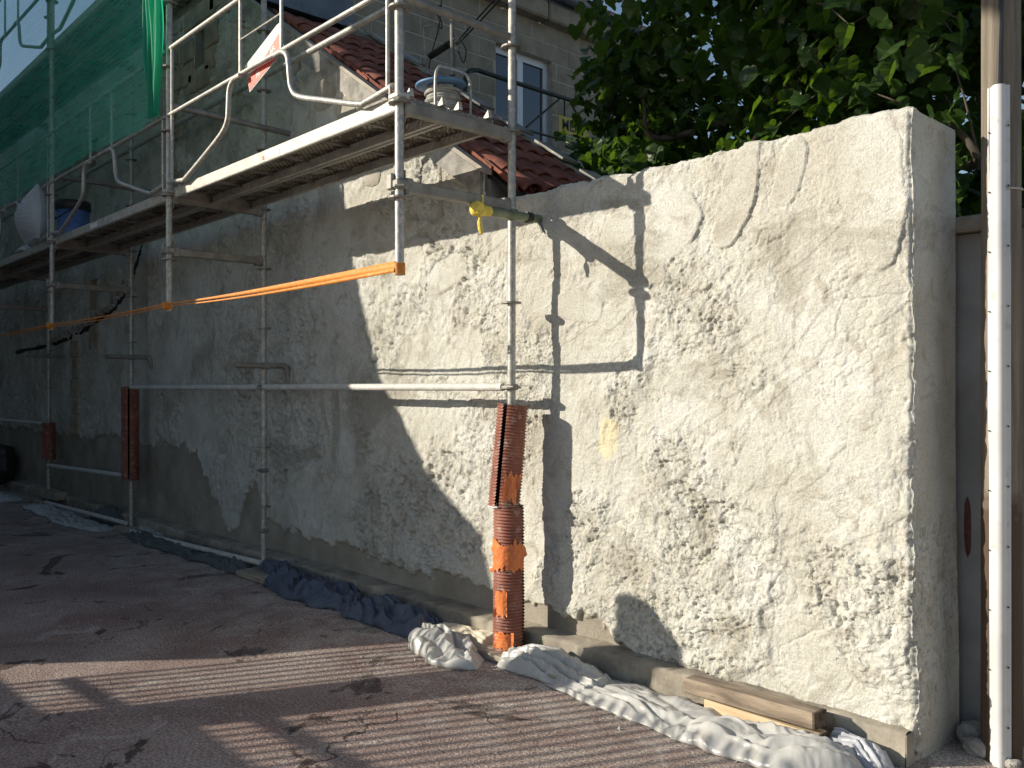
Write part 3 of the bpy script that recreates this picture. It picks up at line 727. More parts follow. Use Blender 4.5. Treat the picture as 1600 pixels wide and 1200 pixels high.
mt('pole', [mpt(707, 118, 4.8), mpt(706, 20, 4.8)], .02); mt('sleeve', [mpt(707, 118, 4.8), mpt(707, 85, 4.8)], .027)
mt('arm', [mpt(672, 88, 4.82), mpt(703, 68, 4.82)], .03, 'black'); mt('clamp', [mpt(712, 76, 4.79), mpt(716, 76, 4.79)], .018, 'cable')
mt('wire', bez([mpt(712, 68, 4.8), mpt(745, 30, 4.6), mpt(790, -20, 4.3)], 5), .007, 'black'); mt('wire', bez([mpt(714, 70, 4.8), mpt(750, 33, 4.6), mpt(797, -18, 4.3)], 5), .007, 'black')
mt('wire', bez([mpt(715, 78, 4.8), mpt(724, 98, 4.8), mpt(728, 80, 4.8), mpt(722, 66, 4.8)], 6), .006, 'black')
mt('wire', bez([mpt(704, 22, 4.8), mpt(706, 45, 4.8), mpt(709, 62, 4.8)], 5), .007, 'black')
mt('wire', bez([mpt(676, 40, 4.9), mpt(662, 44, 4.9), mpt(663, 70, 4.9), mpt(664, 112, 4.9)], 6), .007, 'cable')
mt('wire', bez([mpt(690, -5, 4.9), mpt(686, 40, 4.9), mpt(674, 85, 4.9), mpt(668, 120, 4.9)], 6), .006, 'black')
mt('wire', bez([mpt(690, 8, 4.9), mpt(676, 14, 4.9), mpt(688, 30, 4.9), mpt(690, 44, 4.9), mpt(684, 40, 4.9)], 6), .006, 'black')

# ------------------------------------------------------------------ kerb, low wall beyond the corner, utility pole
def kerb():
    xs = vary(XE, -18.5, .014, .05)[::-1]; sec = [(0.0, 0), (.0, .03), (0, .07), (0, .118), (.003, .132), (.014, .139), (.06, .14), (.10, .142), (.16, .145)]
    n = len(sec); V = []
    X = np.repeat(xs, n); A = np.tile(np.array([q[0] for q in sec]), len(xs)); Z = np.tile(np.array([q[1] for q in sec]), len(xs))
    w = np.interp(X, [-18.5, -5, -3, -2.0, XE], [.16, .155, .135, .10, .065])
    Y = YW-w+A
    P = p3(X, Y, Z); d = .012*fbm(P*6, 3, 101)+.008*fbm(P*24, 3, 102)-.016*sst(.18, .3, fbm(P*11, 3, 104)); sag = .012*fbm(p3(X*.7, X*0, X*0), 2, 103)
    Y = Y-d*np.where(A < .05, 1, .3); Z = Z+(d*.5+sag)*sst(.05, .12, Z)
    a = np_mesh('kerb', p3(X, Y, Z), gridF(len(xs), n), M['concrete'])
    mb = MB(); 
    return struct(a)
kerb()
kend = MB(); kend.b2(XE-.0, XE+.004, YW-.065, YW+.02, 0, .132)
kend = kend.build('kerb_end', M['concrete']); struct(kend)

lw = tag(empty('low_wall', (XE, 4.3, 0)), 'lower pale rendered wall with coping set back behind the pole', 'wall')
def low_wall():
    ys = 4.27; xs = np.linspace(XE-.35, 4.5, 150); zs = np.linspace(0, 2.27, 100)
    Xg, Zg = np.meshgrid(xs, zs, indexing='ij'); P = p3(Xg.ravel(), np.full(Xg.size, ys), Zg.ravel())
    h = .010*fbm(P*3, 3, 110)+.004*fbm(P*16, 2, 111); Q = P.copy(); Q[:, 1] -= h
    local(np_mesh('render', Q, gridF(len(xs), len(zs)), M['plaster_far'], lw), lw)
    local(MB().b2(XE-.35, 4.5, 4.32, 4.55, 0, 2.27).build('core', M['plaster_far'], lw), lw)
    x = XE-.3
    while x < 4.4:
        local(MB().b2(x, x+.49, 4.20, 4.6, 2.275, 2.345, bev=.012).build('coping_stone', M['concrete'], lw), lw); x += .5
    for (z0, h) in ((.80, .26),):
        local(chunk('exposed_brick', (XE+.03, 4.268, z0+h/2), (.016, .012, h*.5), M['old_brick'], lw, int(z0*100)), lw)
low_wall()
# debris heap in the corner
for i, (x, y, s) in enumerate(((XE+.16, 4.05, .06), (XE+.26, 4.12, .045), (XE+.10, 4.16, .075), (XE+.30, 4.0, .03))):
    tag(chunk('rubble_lump', (x, y, s*.5), (s, s*.9, s*.7), M['rubble'], seed=i), ('middling grey rubble lump', 'second smallest rubble lump', 'largest grey rubble lump', 'smallest rubble lump')[i]+' in the dark corner between wall end and wooden pole', 'rubble', 'rubble lumps behind the pole')

PX, PY, PR = -1.345, 4.07, .078
pole = tag(empty('utility_pole', (PX, PY, 0)), 'weathered wooden utility pole with tarred foot and white cable cover', 'pole')
def pole_mesh():
    n = 40; zs = np.linspace(-.1, 6.5, 90); an = np.linspace(0, 2*np.pi, n, endpoint=False)
    A, Z = np.meshgrid(an, zs, indexing='ij'); A = A.ravel(); Z = Z.ravel()
    tw = A+Z*.05
    r = PR-.003*Z/3+.003*fbm(p3(np.cos(tw)*5, np.sin(tw)*5, Z*.35), 4, 120)
    for c in (3.55, 4.05, 5.0, 5.5): r = r-.007*np.exp(-((np.mod(tw-c+np.pi, 2*np.pi)-np.pi)/.045)**2)*sst(.2, .5, vn(p3(Z*.7, Z*0+c, Z*0), 5))
    a = np.arange(n*90).reshape(n, 90); b = np.roll(a, -1, axis=0); F = np.stack([a[:, :-1], b[:, :-1], b[:, 1:], a[:, 1:]], -1).reshape(-1, 4)
    return np_mesh('post', p3(np.cos(A)*r, np.sin(A)*r, Z), F, M['pole'], pole)
pole_mesh()
ca = math.atan2(-PY, -PX)-.12               # direction of the cable cover, seen from the road
cx, cy = math.cos(ca), math.sin(ca)
cover = MB(); n = 13; v = []
prof = [(-.043, -.006), (-.029, .002)]+[(-.027*math.cos(math.pi*k/12), .004+.030*math.sin(math.pi*k/12)) for k in range(13)]+[(.029, .002), (.043, -.006)]
prof += [(q[0]*.96, q[1]-.003) for q in reversed(prof)]
zz = [-.05, .9, 1.8, 2.83]; offs = [.016, .012, .006, .0]
for z_, of in zip(zz, offs):
    for (a, r) in prof: rr = PR-.004+r-.002*z_; v.append((cx*rr-cy*(a+of*.2), cy*rr+cx*(a+of*.2), z_))
k = len(prof); f = []
for i in range(3):
    for j in range(k): f.append((i*k+j, i*k+(j+1) % k, (i+1)*k+(j+1) % k, (i+1)*k+j))
cover.add(v, f); cov = cover.build('cable_cover', M['white_pvc'], pole, True)
for i in range(11):
    for s in (-1, 1):
        z_ = .15+i*.25+.01*s; rr = PR-.004+.0035-.002*z_; a = s*.036
        MB().tube([(cx*(rr-.004)-cy*a, cy*(rr-.004)+cx*a, z_), (cx*(rr+.004)-cy*a, cy*(rr+.004)+cx*a, z_)], .0034, 8).build('screw', M['black'], cov)
MB().tube([(math.cos(t)*(PR+.001), math.sin(t)*(PR+.001), 2.40) for t in np.linspace(ca+.32, ca+1.6, 12)], .005, 6).build('wire_band', M['galv'], pole, True)
MB().tube(bez([(cx*(PR+.012), cy*(PR+.012), 2.70), (cx*(PR+.012)-cy*.012, cy*(PR+.012)+cx*.012, 3.2), (cx*(PR+.01)-cy*.04, cy*(PR+.01)+cx*.04, 4.2), (cx*(PR+.01)-cy*.06, cy*(PR+.01)+cx*.06, 6)], 6), .011, 8).build('cable', M['black'], pole, True)

# ------------------------------------------------------------------ scaffold
scaf = tag(empty('scaffold', (XD, YI, 0)), 'galvanised tube scaffold with perforated decks along the plastered wall', 'scaffold')
SX = [XD-BAY*k for k in range(5)]
def part(mb, name, m, parent=scaf, smooth=False): return local(mb.build(name, m, parent, smooth), parent) if parent is scaf else mb.build(name, m, parent, smooth)
ros = MB(); n = 16
rv = []; rf = []
for z_, r in ((-.005, .028), (-.005, .06), (.005, .06), (.005, .028)):
    rv += [(math.cos(2*math.pi*k/n)*r, math.sin(2*math.pi*k/n)*r, z_) for k in range(n)]
for i in range(3):
    for k in range(n): rf.append((i*n+k, i*n+(k+1) % n, (i+1)*n+(k+1) % n, (i+1)*n+k))
ros.add(rv, rf); ros_mesh = None
def standard(x, y, z0, z1, lean=0.0):
    global ros_mesh
    o = MB().tube([(0, 0, z0), (lean*.3, 0, z0+(z1-z0)*.5), (lean, 0, z1)], .0242, 16).build('standard', M['galv'], scaf, True)
    o.location = (x-XD, y-YI, 0)
    z = .57
    while z < z1-.1:
        if z > z0+.05:
            if ros_mesh is None: r = ros.build('rosette', M['galv_dark'], o); ros_mesh = r
            else: r = dup(ros_mesh, o)
            r.location = (0, 0, z)
        z += .5
    return o
for k in range(5): standard(SX[k], YI, .03, 4.5 if k == 0 else 7.6, .012 if k == 0 else 0)
for k in range(4): standard(SX[k], YO, 2.165, 4.5 if k == 0 else 7.6, -.01 if k == 0 else 0)
def transom(x, z, y0=YO, y1=YI, h=.06, m='galv_dark'):
    mb = MB(); mb.b2(x-.024, x+.024, y0+.03, y1-.03, z-h/2, z+h/2, bev=.006); mb.b2(x-.030, x+.030, y0+.02, y0+.075, z-.042, z+.042, bev=.008); mb.b2(x-.030, x+.030, y1-.075, y1-.02, z-.042, z+.042, bev=.008)
    mb.b2(x-.006, x+.006, y0+.028, y0+.036, z-.075, z+.085)
    return part(mb, 'transom', M[m])
for k in range(4):
    transom(SX[k], 2.635); transom(SX[k], 3.05, h=.07)
    if k: transom(SX[k], 5.10, h=.07)
def ltube(name, a, b, r=.0242, m='galv'): return part(MB().tube([a, b], r, 14), name, M[m], smooth=True)
# clamps where outer standards carry the lower transom
for k in range(4):
    mb = MB(); mb.box((SX[k], YO, 2.64), (.085, .075, .055), bev=.012); mb.box((SX[k]-.035, YO-.03, 2.655), (.05, .03, .085), bev=.006); mb.tube([(SX[k]+.03, YO-.05, 2.62), (SX[k]+.07, YO-.02, 2.62)], .009, 8)
    part(mb, 'coupler', M['galv_dark'])
    mb = MB(); mb.box((SX[k], YO, 3.10), (.10, .085, .04), bev=.012); mb.tube([(SX[k]-.045, YO-.03, 3.06), (SX[k]-.045, YO-.03, 3.17)], .008, 8); part(mb, 'coupler', M['galv'])
for k, z in ((0, 2.60), (0, 1.575), (1, .875), (1, .37), (1, 1.575), (2, 1.575)):
    mb = MB(); mb.box((SX[k], YI, z), (.075, .07, .035), bev=.01); mb.tube([(SX[k]-.05, YI-.03, z), (SX[k]+.05, YI-.03, z)], .008, 8); part(mb, 'coupler', M['galv_dark'])
# ledgers
for k in (0, 1): ltube('ledger', (SX[k]-.05, YI-.02, 1.575), (SX[k+1]+.05, YI-.02, 1.575), m='dusty_tube')
ltube('ledger', (SX[2]-.05, YI-.02, .60), (SX[3]+.05, YI-.02, .53), m='dusty_tube'); ltube('ledger', (SX[3]-.05, YI-.02, 1.08), (SX[4], YI-.02, 1.07), m='dusty_tube')
for k in range(4): ltube('inner_guard_rail', (SX[k]-.05, YI, 4.19), (SX[k+1]+.05, YI, 4.19))
ltube('end_rail', (SX[0], YO, 3.63), (SX[0], YI, 3.63), .022, 'galv_dark'); ltube('end_rail', (SX[0], YO, 4.15), (SX[0], YI, 4.15), .022, 'galv_dark')
ltube('wall_tie', (SX[1]+.05, YO, 3.76), (SX[1]+.05, YW+.03, 3.74), .0242, 'galv_dark'); ltube('wall_tie', (SX[2]+.05, YO, 3.76), (SX[2]+.05, YW+.03, 3.74), .0242, 'galv_dark')
for k, z in ((1, 1.755), (2, 1.905), (3, 2.0)):
    p = bez([(SX[k]+.045, 3.25, z), (SX[k]+.045, 3.60, z), (SX[k]+.045, YW-.06, z), (SX[k]+.055, YW-.03, z-.02), (SX[k]+.06, YW-.022, z-.07), (SX[k]+.06, YW-.015, z-.13)], 4)
    part(MB().tube(p, .0235, 12), 'wall_tie', M['galv_dark'], smooth=True)
    part(MB().box((SX[k]+.02, YI, z), (.10, .06, .06), bev=.012), 'coupler', M['galv_dark'])
# top tie at the near standard with rag
part(MB().tube([(SX[0]+.035, 3.25, 2.572), (SX[0]+.035, YW-.02, 2.582)], .0255, 14), 'wall_tie', M['green_tube'], smooth=True)
part(MB().tube([(SX[0]+.035, 3.62, 2.58), (SX[0]+.035, 3.655, 2.58)], .033, 12), 'collar', M['black'], smooth=True)
part(MB().tube(bez([(SX[0]+.035, YW-.03, 2.59), (SX[0]+.04, YW-.025, 2.56), (SX[0]+.065, YW-.02, 2.50)], 4), .009, 8), 'hook', M['galv_dark'], smooth=True)
# base jacks
for k in range(4):
    mb = MB(); mb.tube([(SX[k], YI, .05), (SX[k], YI, .30)], .019, 10); mb.b2(SX[k]-.07, SX[k]+.07, YI-.07, YI+.07, .055, .063); part(mb, 'base_jack', M['galv_dark'])

# decks: sheet, edge channels, ribs, hooks
deck_proto = None
def make_deck():
    L = BAY-.06; W = .32; d = empty('deck'); d.parent = scaf
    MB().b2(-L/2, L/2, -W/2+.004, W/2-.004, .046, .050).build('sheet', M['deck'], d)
    for s in (-1, 1):
        MB().b2(-L/2, L/2, s*W/2-.004, s*W/2+.004, -.016, .056).b2(-L/2, L/2, min(s*W/2, s*(W/2-.026)), max(s*W/2, s*(W/2-.026)), -.020, -.0165).build('edge_channel', M['deckside'], d)
    for i in range(5):
        x = -L/2+L*(i+1)/6; MB().b2(x-.014, x+.014, -W/2+.006, W/2-.006, .032, .045).build('rib', M['galv_dark'], d)
    for e in (-1, 1):
        MB().b2(min(e*L/2, e*(L/2-.006)), max(e*L/2, e*(L/2-.006)), -W/2+.006, W/2-.006, -.012, .054).build('end_plate', M['galv_dark'], d)
        for s in (-1, 1):
            mb = MB(); x = e*(L/2+.018); y = s*.11
            mb.add([(x-.025, y-.014, .05), (x+.02, y-.014, .05), (x+.02, y+.014, .05), (x-.025, y+.014, .05), (x-.025, y-.014, .058), (x+.012, y-.012, .095), (x+.012, y+.012, .095), (x-.025, y+.014, .058)], [(0, 3, 2, 1), (4, 5, 6, 7), (0, 1, 5, 4), (1, 2, 6, 5), (2, 3, 7, 6), (3, 0, 4, 7)])
            mb.build('hook', M['deckside'], d)
    return d
def place_deck(x, y, z):
    global deck_proto
    if deck_proto is None: d = make_deck(); deck_proto = d
    else:
        d = dup(deck_proto, scaf)
        for c in deck_proto.children: dup(c, d)
    d.location = (x-XD, y-YI, z); return d
decks = []
for k in range(4):
    xm = (SX[k]+SX[k+1])/2
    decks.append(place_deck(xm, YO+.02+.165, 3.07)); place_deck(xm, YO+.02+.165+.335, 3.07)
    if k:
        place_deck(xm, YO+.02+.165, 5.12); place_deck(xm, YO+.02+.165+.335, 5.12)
# maker's sticker on two deck edges (pale label with a small red mark)
for d, px in ((0, .10), (1, -.30)):
    st = MB().b2(px-.10, px+.10, -.1662, -.1645, -.004, .040).build('sticker', M['sign_white'], decks[d])
    MB().b2(px-.13, px-.102, -.1665, -.1645, -.002, .022).build('sticker_mark', M['sign_red'], decks[d])

# guard rail frames with bent feet
gr_proto = None
def make_guard():
    """origin: middle of the bay on the outer standards' line, z = deck level"""
    g = empty('guard_frame'); g.parent = scaf; hb = BAY/2-.02
    MB().tube([(-hb, 0, .60), (hb, 0, .60)], .0165, 10).build('rail', M['galv'], g, True)
    MB().tube([(-hb, 0, 1.11), (hb, 0, 1.11)], .0185, 10).build('rail', M['galv'], g, True)
    for s in (-1, 1):
        MB().tube([(s*.285, 0, .60), (s*.285, 0, 1.11)], .012, 9).build('upright', M['galv'], g, True)
        MB().tube([(s*(hb-.07), 0, .07), (s*(hb-.07), 0, 1.11)], .012, 9).build('upright', M['galv'], g, True)
        MB().tube(bez([(s*.24, -.022, .575), (s*.34, -.022, .572), (s*.405, -.022, .52), (s*.425, -.02, .40), (s*.445, -.018, .32), (s*.53, -.018, .25), (s*.8, -.01, .165), (s*1.17, -.005, .055), (s*1.25, -.005, .050), (s*1.5, -.002, .075)], 5), .0175, 12).build('bent_foot', M['galv'], g, True)
    return g
def place_guard(x, z):
    global gr_proto
    if gr_proto is None: g = make_guard(); gr_proto = g
    else:
        g = dup(gr_proto, scaf)
        for c in gr_proto.children: dup(c, g)
    g.location = (x-XD, YO-.012-YI, z); return g
for k in range(4):
    xm = (SX[k]+SX[k+1])/2; place_guard(xm, 3.09)
    if k: place_guard(xm, 5.14)
# thin cross bar between the two uprights of the near frame
part(MB().tube([((SX[0]+SX[1])/2-.275, YO-.015, 3.92), ((SX[0]+SX[1])/2+.275, YO-.015, 3.925)], .006, 8), 'cross_bar', M['galv'], smooth=True)

# ------------------------------------------------------------------ things hung on or standing on the scaffold
# red and white panel tied behind the guard rail (lettering worn away)
def panel():
    p = tag(empty('site_panel', (-5.36, YO+.02, 3.55)), 'small tilted red and white site panel tied to the guard rail', 'sign')
    a = math.atan2(.15, .46); W, H = .50, .205
    M0 = Matrix.Translation((-.005, .0, .185)) @ Matrix.Rotation(-a, 4, 'Y')
    def rect(x0, x1, z0, z1, y0, y1, name, m):
        o = MB().b2(x0, x1, y0, y1, z0, z1).build(name, m, p); o.matrix_local = M0; return o
    rect(-W/2, W/2, -H/2, H/2, .001, .004, 'plate', M['sign_white'])
    rect(-W/2+.006, W/2-.006, .0, H/2-.006, -.001, .0008, 'pale_field', M['sign_silver'])
    o = mesh_obj('red_field', [(-W/2+.006, -.0012, -H/2+.006), (W/2-.006, -.0012, -H/2+.006), (W/2-.006, -.0012, H*.18), (.02, -.0012, .0), (-W/2+.006, -.0012, -.006)], [(0, 1, 2, 3, 4)], M['sign_red'], p); o.matrix_local = M0
    # mark in the pale field and worn white capitals in the red one
    o = mesh_obj('mark', [(-.06, -.002, .02), (.01, -.002, .03), (.05, -.002, .08), (.035, -.002, .045), (.06, -.002, .022), (0, -.002, .012)], [(0, 1, 2, 3, 4, 5)], M['sign_white'], p); o.matrix_local = M0
    TM = M0 @ Matrix(((1, 0, 0, -.10), (0, 0, -1, -.002), (0, 1, 0, -.055), (0, 0, 0, 1)))
    text_mesh('lettering', 'AL', .055, M['sign_white'], p, TM, sx=.9, bold=.001)
    TM = M0 @ Matrix(((1, 0, 0, .12), (0, 0, -1, -.002), (0, 1, 0, -.02), (0, 0, 0, 1)))
    text_mesh('lettering', 'AFL', .05, M['sign_white'], p, TM, sx=.9, bold=.001)
panel()
# orange strap tied between the feet of the outer standards
def strap():
    s = tag(empty('orange_strap', (SX[0], YO, 2.19)), 'bright orange webbing strap stretched between the cut-off feet of the outer standards', 'strap')
    zs = [2.195, 2.21, 2.21, 2.2, 2.15]
    def band(a, b, w0, w1, sag, name, y=-.03):
        n = 24; V = []
        for i in range(n+1):
            t = i/n; x = a[0]+(b[0]-a[0])*t; z = a[1]+(b[1]-a[1])*t-sag*4*t*(1-t); w = w0*(1-t)**1.6+w1*(1-(1-t)**1.6); tw = .5*math.sin(t*5)
            V += [(x, YO+y-math.sin(tw)*w*.5, z+w*.5), (x, YO+y+math.sin(tw)*w*.5, z-w*.5), (x, YO+y+.003+math.sin(tw)*w*.5, z-w*.5), (x, YO+y+.003-math.sin(tw)*w*.5, z+w*.5)]
        F = []
        for i in range(n):
            q = i*4
            for c in range(4): F.append((q+c, q+(c+1) % 4, q+4+(c+1) % 4, q+4+c))
        return local(mesh_obj(name, V, F, M['orange'], s, True), s)
    for k in range(3):
        a = (SX[k], zs[k]+(.012 if k == 0 else .01)); b = (SX[k+1], zs[k+1]+.012)
        w0 = .055 if k == 0 else .014
        band(a, b, w0, .011, .012, 'strand'); band((a[0], a[1]-.02), (b[0], b[1]-.018), w0*.40, .008, .020, 'strand', -.036)
    band((SX[3], 2.21), (SX[4], 2.15), .02, .018, .02, 'strand')
    for k in range(3):
        h = .062 if k == 0 else .055
        n = 18; V = []; F = []
        for i in range(n):
            a = 2*math.pi*i/n; r = .0285+.003*math.sin(3*a+k)
            for zz_ in (-h/2, h/2): V.append((SX[k]+math.cos(a)*r, YO+math.sin(a)*r, zs[k]+zz_+(.006*math.sin(2*a) if k else 0)))
        for i in range(n): F.append((2*i, 2*((i+1) % n), 2*((i+1) % n)+1, 2*i+1))
        local(mesh_obj('wrap', V, F, M['orange'], s, True), s)
        if k: local(chunk('knot', (SX[k]+.012, YO-.035, zs[k]), (.028, .02, .03), M['orange'], s, 5+k), s)
strap()
# yellow rag knotted on the tie's end
rg = tag(empty('yellow_rag', (SX[0]+.035, 3.25, 2.57)), 'yellow rag knotted round the end of the green wall tie', 'rag')
local(chunk('knot', (SX[0]+.035, 3.235, 2.575), (.034, .035, .042), M['yellow'], rg, 31), rg)
local(MB().tube([(SX[0]+.035, 3.26, 2.573), (SX[0]+.035, 3.33, 2.575)], [.034, .030], 12).build('wrap', M['yellow'], rg, True), rg)
local(MB().tube(bez([(SX[0]+.03, 3.262, 2.55), (SX[0]+.03, 3.26, 2.51), (SX[0]+.035, 3.262, 2.46), (SX[0]+.04, 3.265, 2.435)], 4), [.008]*4+[.014]*5+[.010]*3+[.004], 8).build('tail', M['yellow'], rg, True), rg)
local(MB().tube([(SX[0]+.03, 3.28, 2.60), (SX[0]+.028, 3.285, 2.66)], .007, 6).build('loop', M['yellow'], rg), rg)
# cable reel
rx, ry, rz_ = -4.09, 3.23, 3.122
reel = tag(empty('cable_reel', (rx, ry, rz_)), 'blue cable reel with grey flex and tube handle on the near end of the deck', 'cable reel')
def disc(z, r, th, name, m, tilt=0):
    n = 36; V = []; F = []
    prof = [(0, z), (r-.008, z), (r, z+th*.4), (r-.004, z+th), (r*.9, z+th*.75), (0, z+th*.7)]
    for (rr, zq) in prof: V += [(math.cos(2*math.pi*k/n)*rr, math.sin(2*math.pi*k/n)*rr, zq) for k in range(n)]
    for i in range(len(prof)-1):
        for k in range(n): F.append((i*n+k, i*n+(k+1) % n, (i+1)*n+(k+1) % n, (i+1)*n+k))
    o = mesh_obj(name, V, F, m, reel, True); o.rotation_euler = (tilt, 0, 0); return o
disc(.212, .150, .016, 'upper_flange', M['blue'], .06); disc(.012, .12, .02, 'lower_flange', M['blue'])
co_pts = [(math.cos(t)*(.092+.008*math.sin(t*.73)+.004*math.sin(t*3.1)), math.sin(t)*(.092+.008*math.sin(t*.73)), .05+.145*(t/(2*math.pi*11))+.006*math.sin(t*.5)) for t in np.linspace(0, 2*math.pi*11, 260)]
MB().tube(co_pts, .0095, 7).build('flex', M['cable'], reel, True)
MB().tube([(0, 0, .0), (0, 0, .235)], .03, 12).build('hub', M['blue'], reel, True)
MB().tube(bez([(.10, -.13, .0), (.10, -.13, .20), (.10, -.115, .265), (.10, -.07, .29), (.10, .07, .29), (.10, .115, .265), (.10, .13, .20), (.10, .13, .0)], 4), .0085, 10).build('handle', M['galv'], reel, True)
# bucket
bk = tag(empty('blue_bucket', (-10.12, 2.98, 3.122)), 'blue plastic bucket with black rim standing on the deck under the green net', 'bucket')
def lathe(prof, name, m, parent, n=28):
    V = []; F = []
    for (r, z_) in prof: V += [(math.cos(2*math.pi*k/n)*r, math.sin(2*math.pi*k/n)*r, z_) for k in range(n)]
    for i in range(len(prof)-1):
        for k in range(n): F.append((i*n+k, i*n+(k+1) % n, (i+1)*n+(k+1) % n, (i+1)*n+k))
    return mesh_obj(name, V, F, m, parent, True)
lathe([(.0, 0), (.145, 0), (.15, .02), (.165, .34), (.160, .34), (.145, .02), (0, .015)], 'body', M['bucket_blue'], bk)
lathe([(.166, .33), (.178, .34), (.178, .40), (.172, .43), (.160, .43), (.160, .33)], 'rim', M['black'], bk)
MB().tube(bez([(.178, 0, .38), (.16, -.10, .30), (0, -.19, .22), (-.16, -.10, .30), (-.178, 0, .38)], 5), .006, 7).build('handle', M['black'], bk, True)

def crumple(x, y, seed, k0=5.0, lay=7):
    """folds: rounded triangle waves in random directions, dying out with size"""
    r = np.random.default_rng(seed); h = 0; P = p3(x*2.2, y*2.2, x*0+seed)
    wA = fbm(P, 3, seed)*.30; wB = fbm(P+17, 3, seed+3)*.30
    for i in range(lay):
        a = r.uniform(0, np.pi); k = k0*(1.38**i)*r.uniform(.8, 1.25)
        t = (np.cos(a)*(x+wA)+np.sin(a)*(y+wB))*k+r.uniform(0, 9)
        tri = np.sqrt((2*(t-np.floor(t+.5)))**2+.012)
        h = h+(tri-.5)/(1.6**i)*(.15+.85*sst(.40, .62, vn(p3(x*k*.3, y*k*.3, x*0+i), seed+i)))
    return h
def heap(name, path, widths, heights, m, seed, label, cat, nu=220, nv=64, amp=.03, k0=5, thick=0, group=None, flat=.55):
    """a long rumpled sheet lying on the ground along a path"""
    P = bez([(a, b, 0) for a, b in path], 10); L = np.cumsum([0]+[(P[i+1]-P[i]).length for i in range(len(P)-1)]); tt = np.linspace(0, L[-1], nu)
    cx_ = np.interp(tt, L, [p.x for p in P]); cy_ = np.interp(tt, L, [p.y for p in P])
    dx = np.gradient(cx_, tt); dy = np.gradient(cy_, tt); q = np.hypot(dx, dy); nxv, nyv = -dy/q, dx/q
    s = np.linspace(0, 1, nu); kk = np.linspace(0, 1, len(widths)); w = np.interp(s, kk, widths); hh = np.interp(s, kk, heights)
    v = np.linspace(-1, 1, nv); S, Vv = np.meshgrid(tt, v, indexing='ij')
    e1 = 1+.22*fbm(p3(tt*5, tt*0, tt*0+seed), 3, seed); e2 = 1+.22*fbm(p3(tt*5, tt*0+9, tt*0+seed), 3, seed+1)
    ww = np.where(Vv < 0, e1[:, None], e2[:, None])*w[:, None]/2
    X = cx_[:, None]+nxv[:, None]*Vv*ww; Y = cy_[:, None]+nyv[:, None]*Vv*ww
    X = X.ravel(); Y = Y.ravel(); V1 = Vv.ravel(); Hh = np.repeat(hh, nv)
    ends = sst(0, .05, np.repeat(s, nv))*sst(1, .95, np.repeat(s, nv))
    prof = np.clip(1-np.abs(V1)**2.4, 0, 1)**flat*ends
    c = .55*crumple(X, Y, seed, k0)
    sp_ = np.repeat(tt, nv); wq = fbm(p3(sp_*1.6, V1*.8, sp_*0+seed), 3, seed+11)*2.2
    for j, kf in enumerate((1.3, 2.3)):
        t = V1*kf+wq*(1+.4*j)+sp_*(.9-1.6*j)+j*.37; c = c+(np.sqrt((2*(t-np.floor(t+.5)))**2+.01)-.5)*(.55 if j == 0 else .34)
    f2 = fbm(p3(X*4, Y*4, X*0+seed), 3, seed+5)
    Z = .006+Hh*prof*(.72+.45*f2)+amp*c*prof**.5*np.clip(Hh/.08, .3, 1.2)
    Z = np.maximum(Z, .006+.004*(c-c.min()))
    sh = .5*amp*fbm(p3(X*5, Y*5, Z*5+seed), 2, seed+8); X = X+sh; Y = Y+sh
    o = np_mesh(name, p3(X, Y, Z), gridF(nu, nv), m)
    so_ = o.modifiers.new('thickness', 'SOLIDIFY'); so_.thickness = .0025
    return tag(o, label, cat, group)
# white bag hanging from the rail
def hanging_bag():
    nu, nv = 60, 60; u = np.linspace(-1, 1, nu); v = np.linspace(0, 1, nv); U, Vv = np.meshgrid(u, v, indexing='ij'); U = U.ravel(); Vv = Vv.ravel()
    out = []
    for side in (-1, 1):
        w = .30*(.75+.35*np.sin(Vv*np.pi*.85)); x = -10.50+U*w; z = 3.69-.54*Vv+.04*U*(1-Vv)-.05*(1-U*U)*(1-Vv)*(1 if side < 0 else .3)
        b = np.sqrt(np.clip(1-U*U, 0, 1))*(.03+.12*np.sin(np.clip(Vv*1.05, 0, 1)*np.pi)**.8)
        c = crumple(x, z, 77+side, 4.5, 6); y = YO-.05+side*(b+.02*c*np.clip(b/.05, 0, 1))
        out.append(p3(x, y, z+.008*c))
    F = gridF(nu, nv)
    o = np_mesh('white_bag', np.concatenate(out), np.concatenate([F, F+len(out[0])]), M['bag'])
    return tag(o, 'thin white plastic bag sagging from the guard rail under the green net', 'bag')
hanging_bag()
for i, (px, py, s) in enumerate(((490, 188, .075), (524, 178, .05))):
    y_ = 3.25; x_ = wx(px, y_)
    tag(chunk('concrete_lump', (x_, y_, 3.122+s*.6), (s*1.5, s, s*.75), M['rubble'], seed=60+i), ('grey concrete lump lying on the near deck', 'smaller broken concrete piece next to the lump on the near deck')[i], 'rubble')
tag(heap('white_rag', [(-11.4, 2.80), (-11.05, 2.82)], [.14, .16, .1], [.06, .08, .03], M['plastic'], 9, 'crumpled white plastic rag on the far deck beside the hanging bag', 'rag', 40, 24), 'crumpled white plastic rag on the far deck beside the hanging bag', 'rag').location.z = 3.122

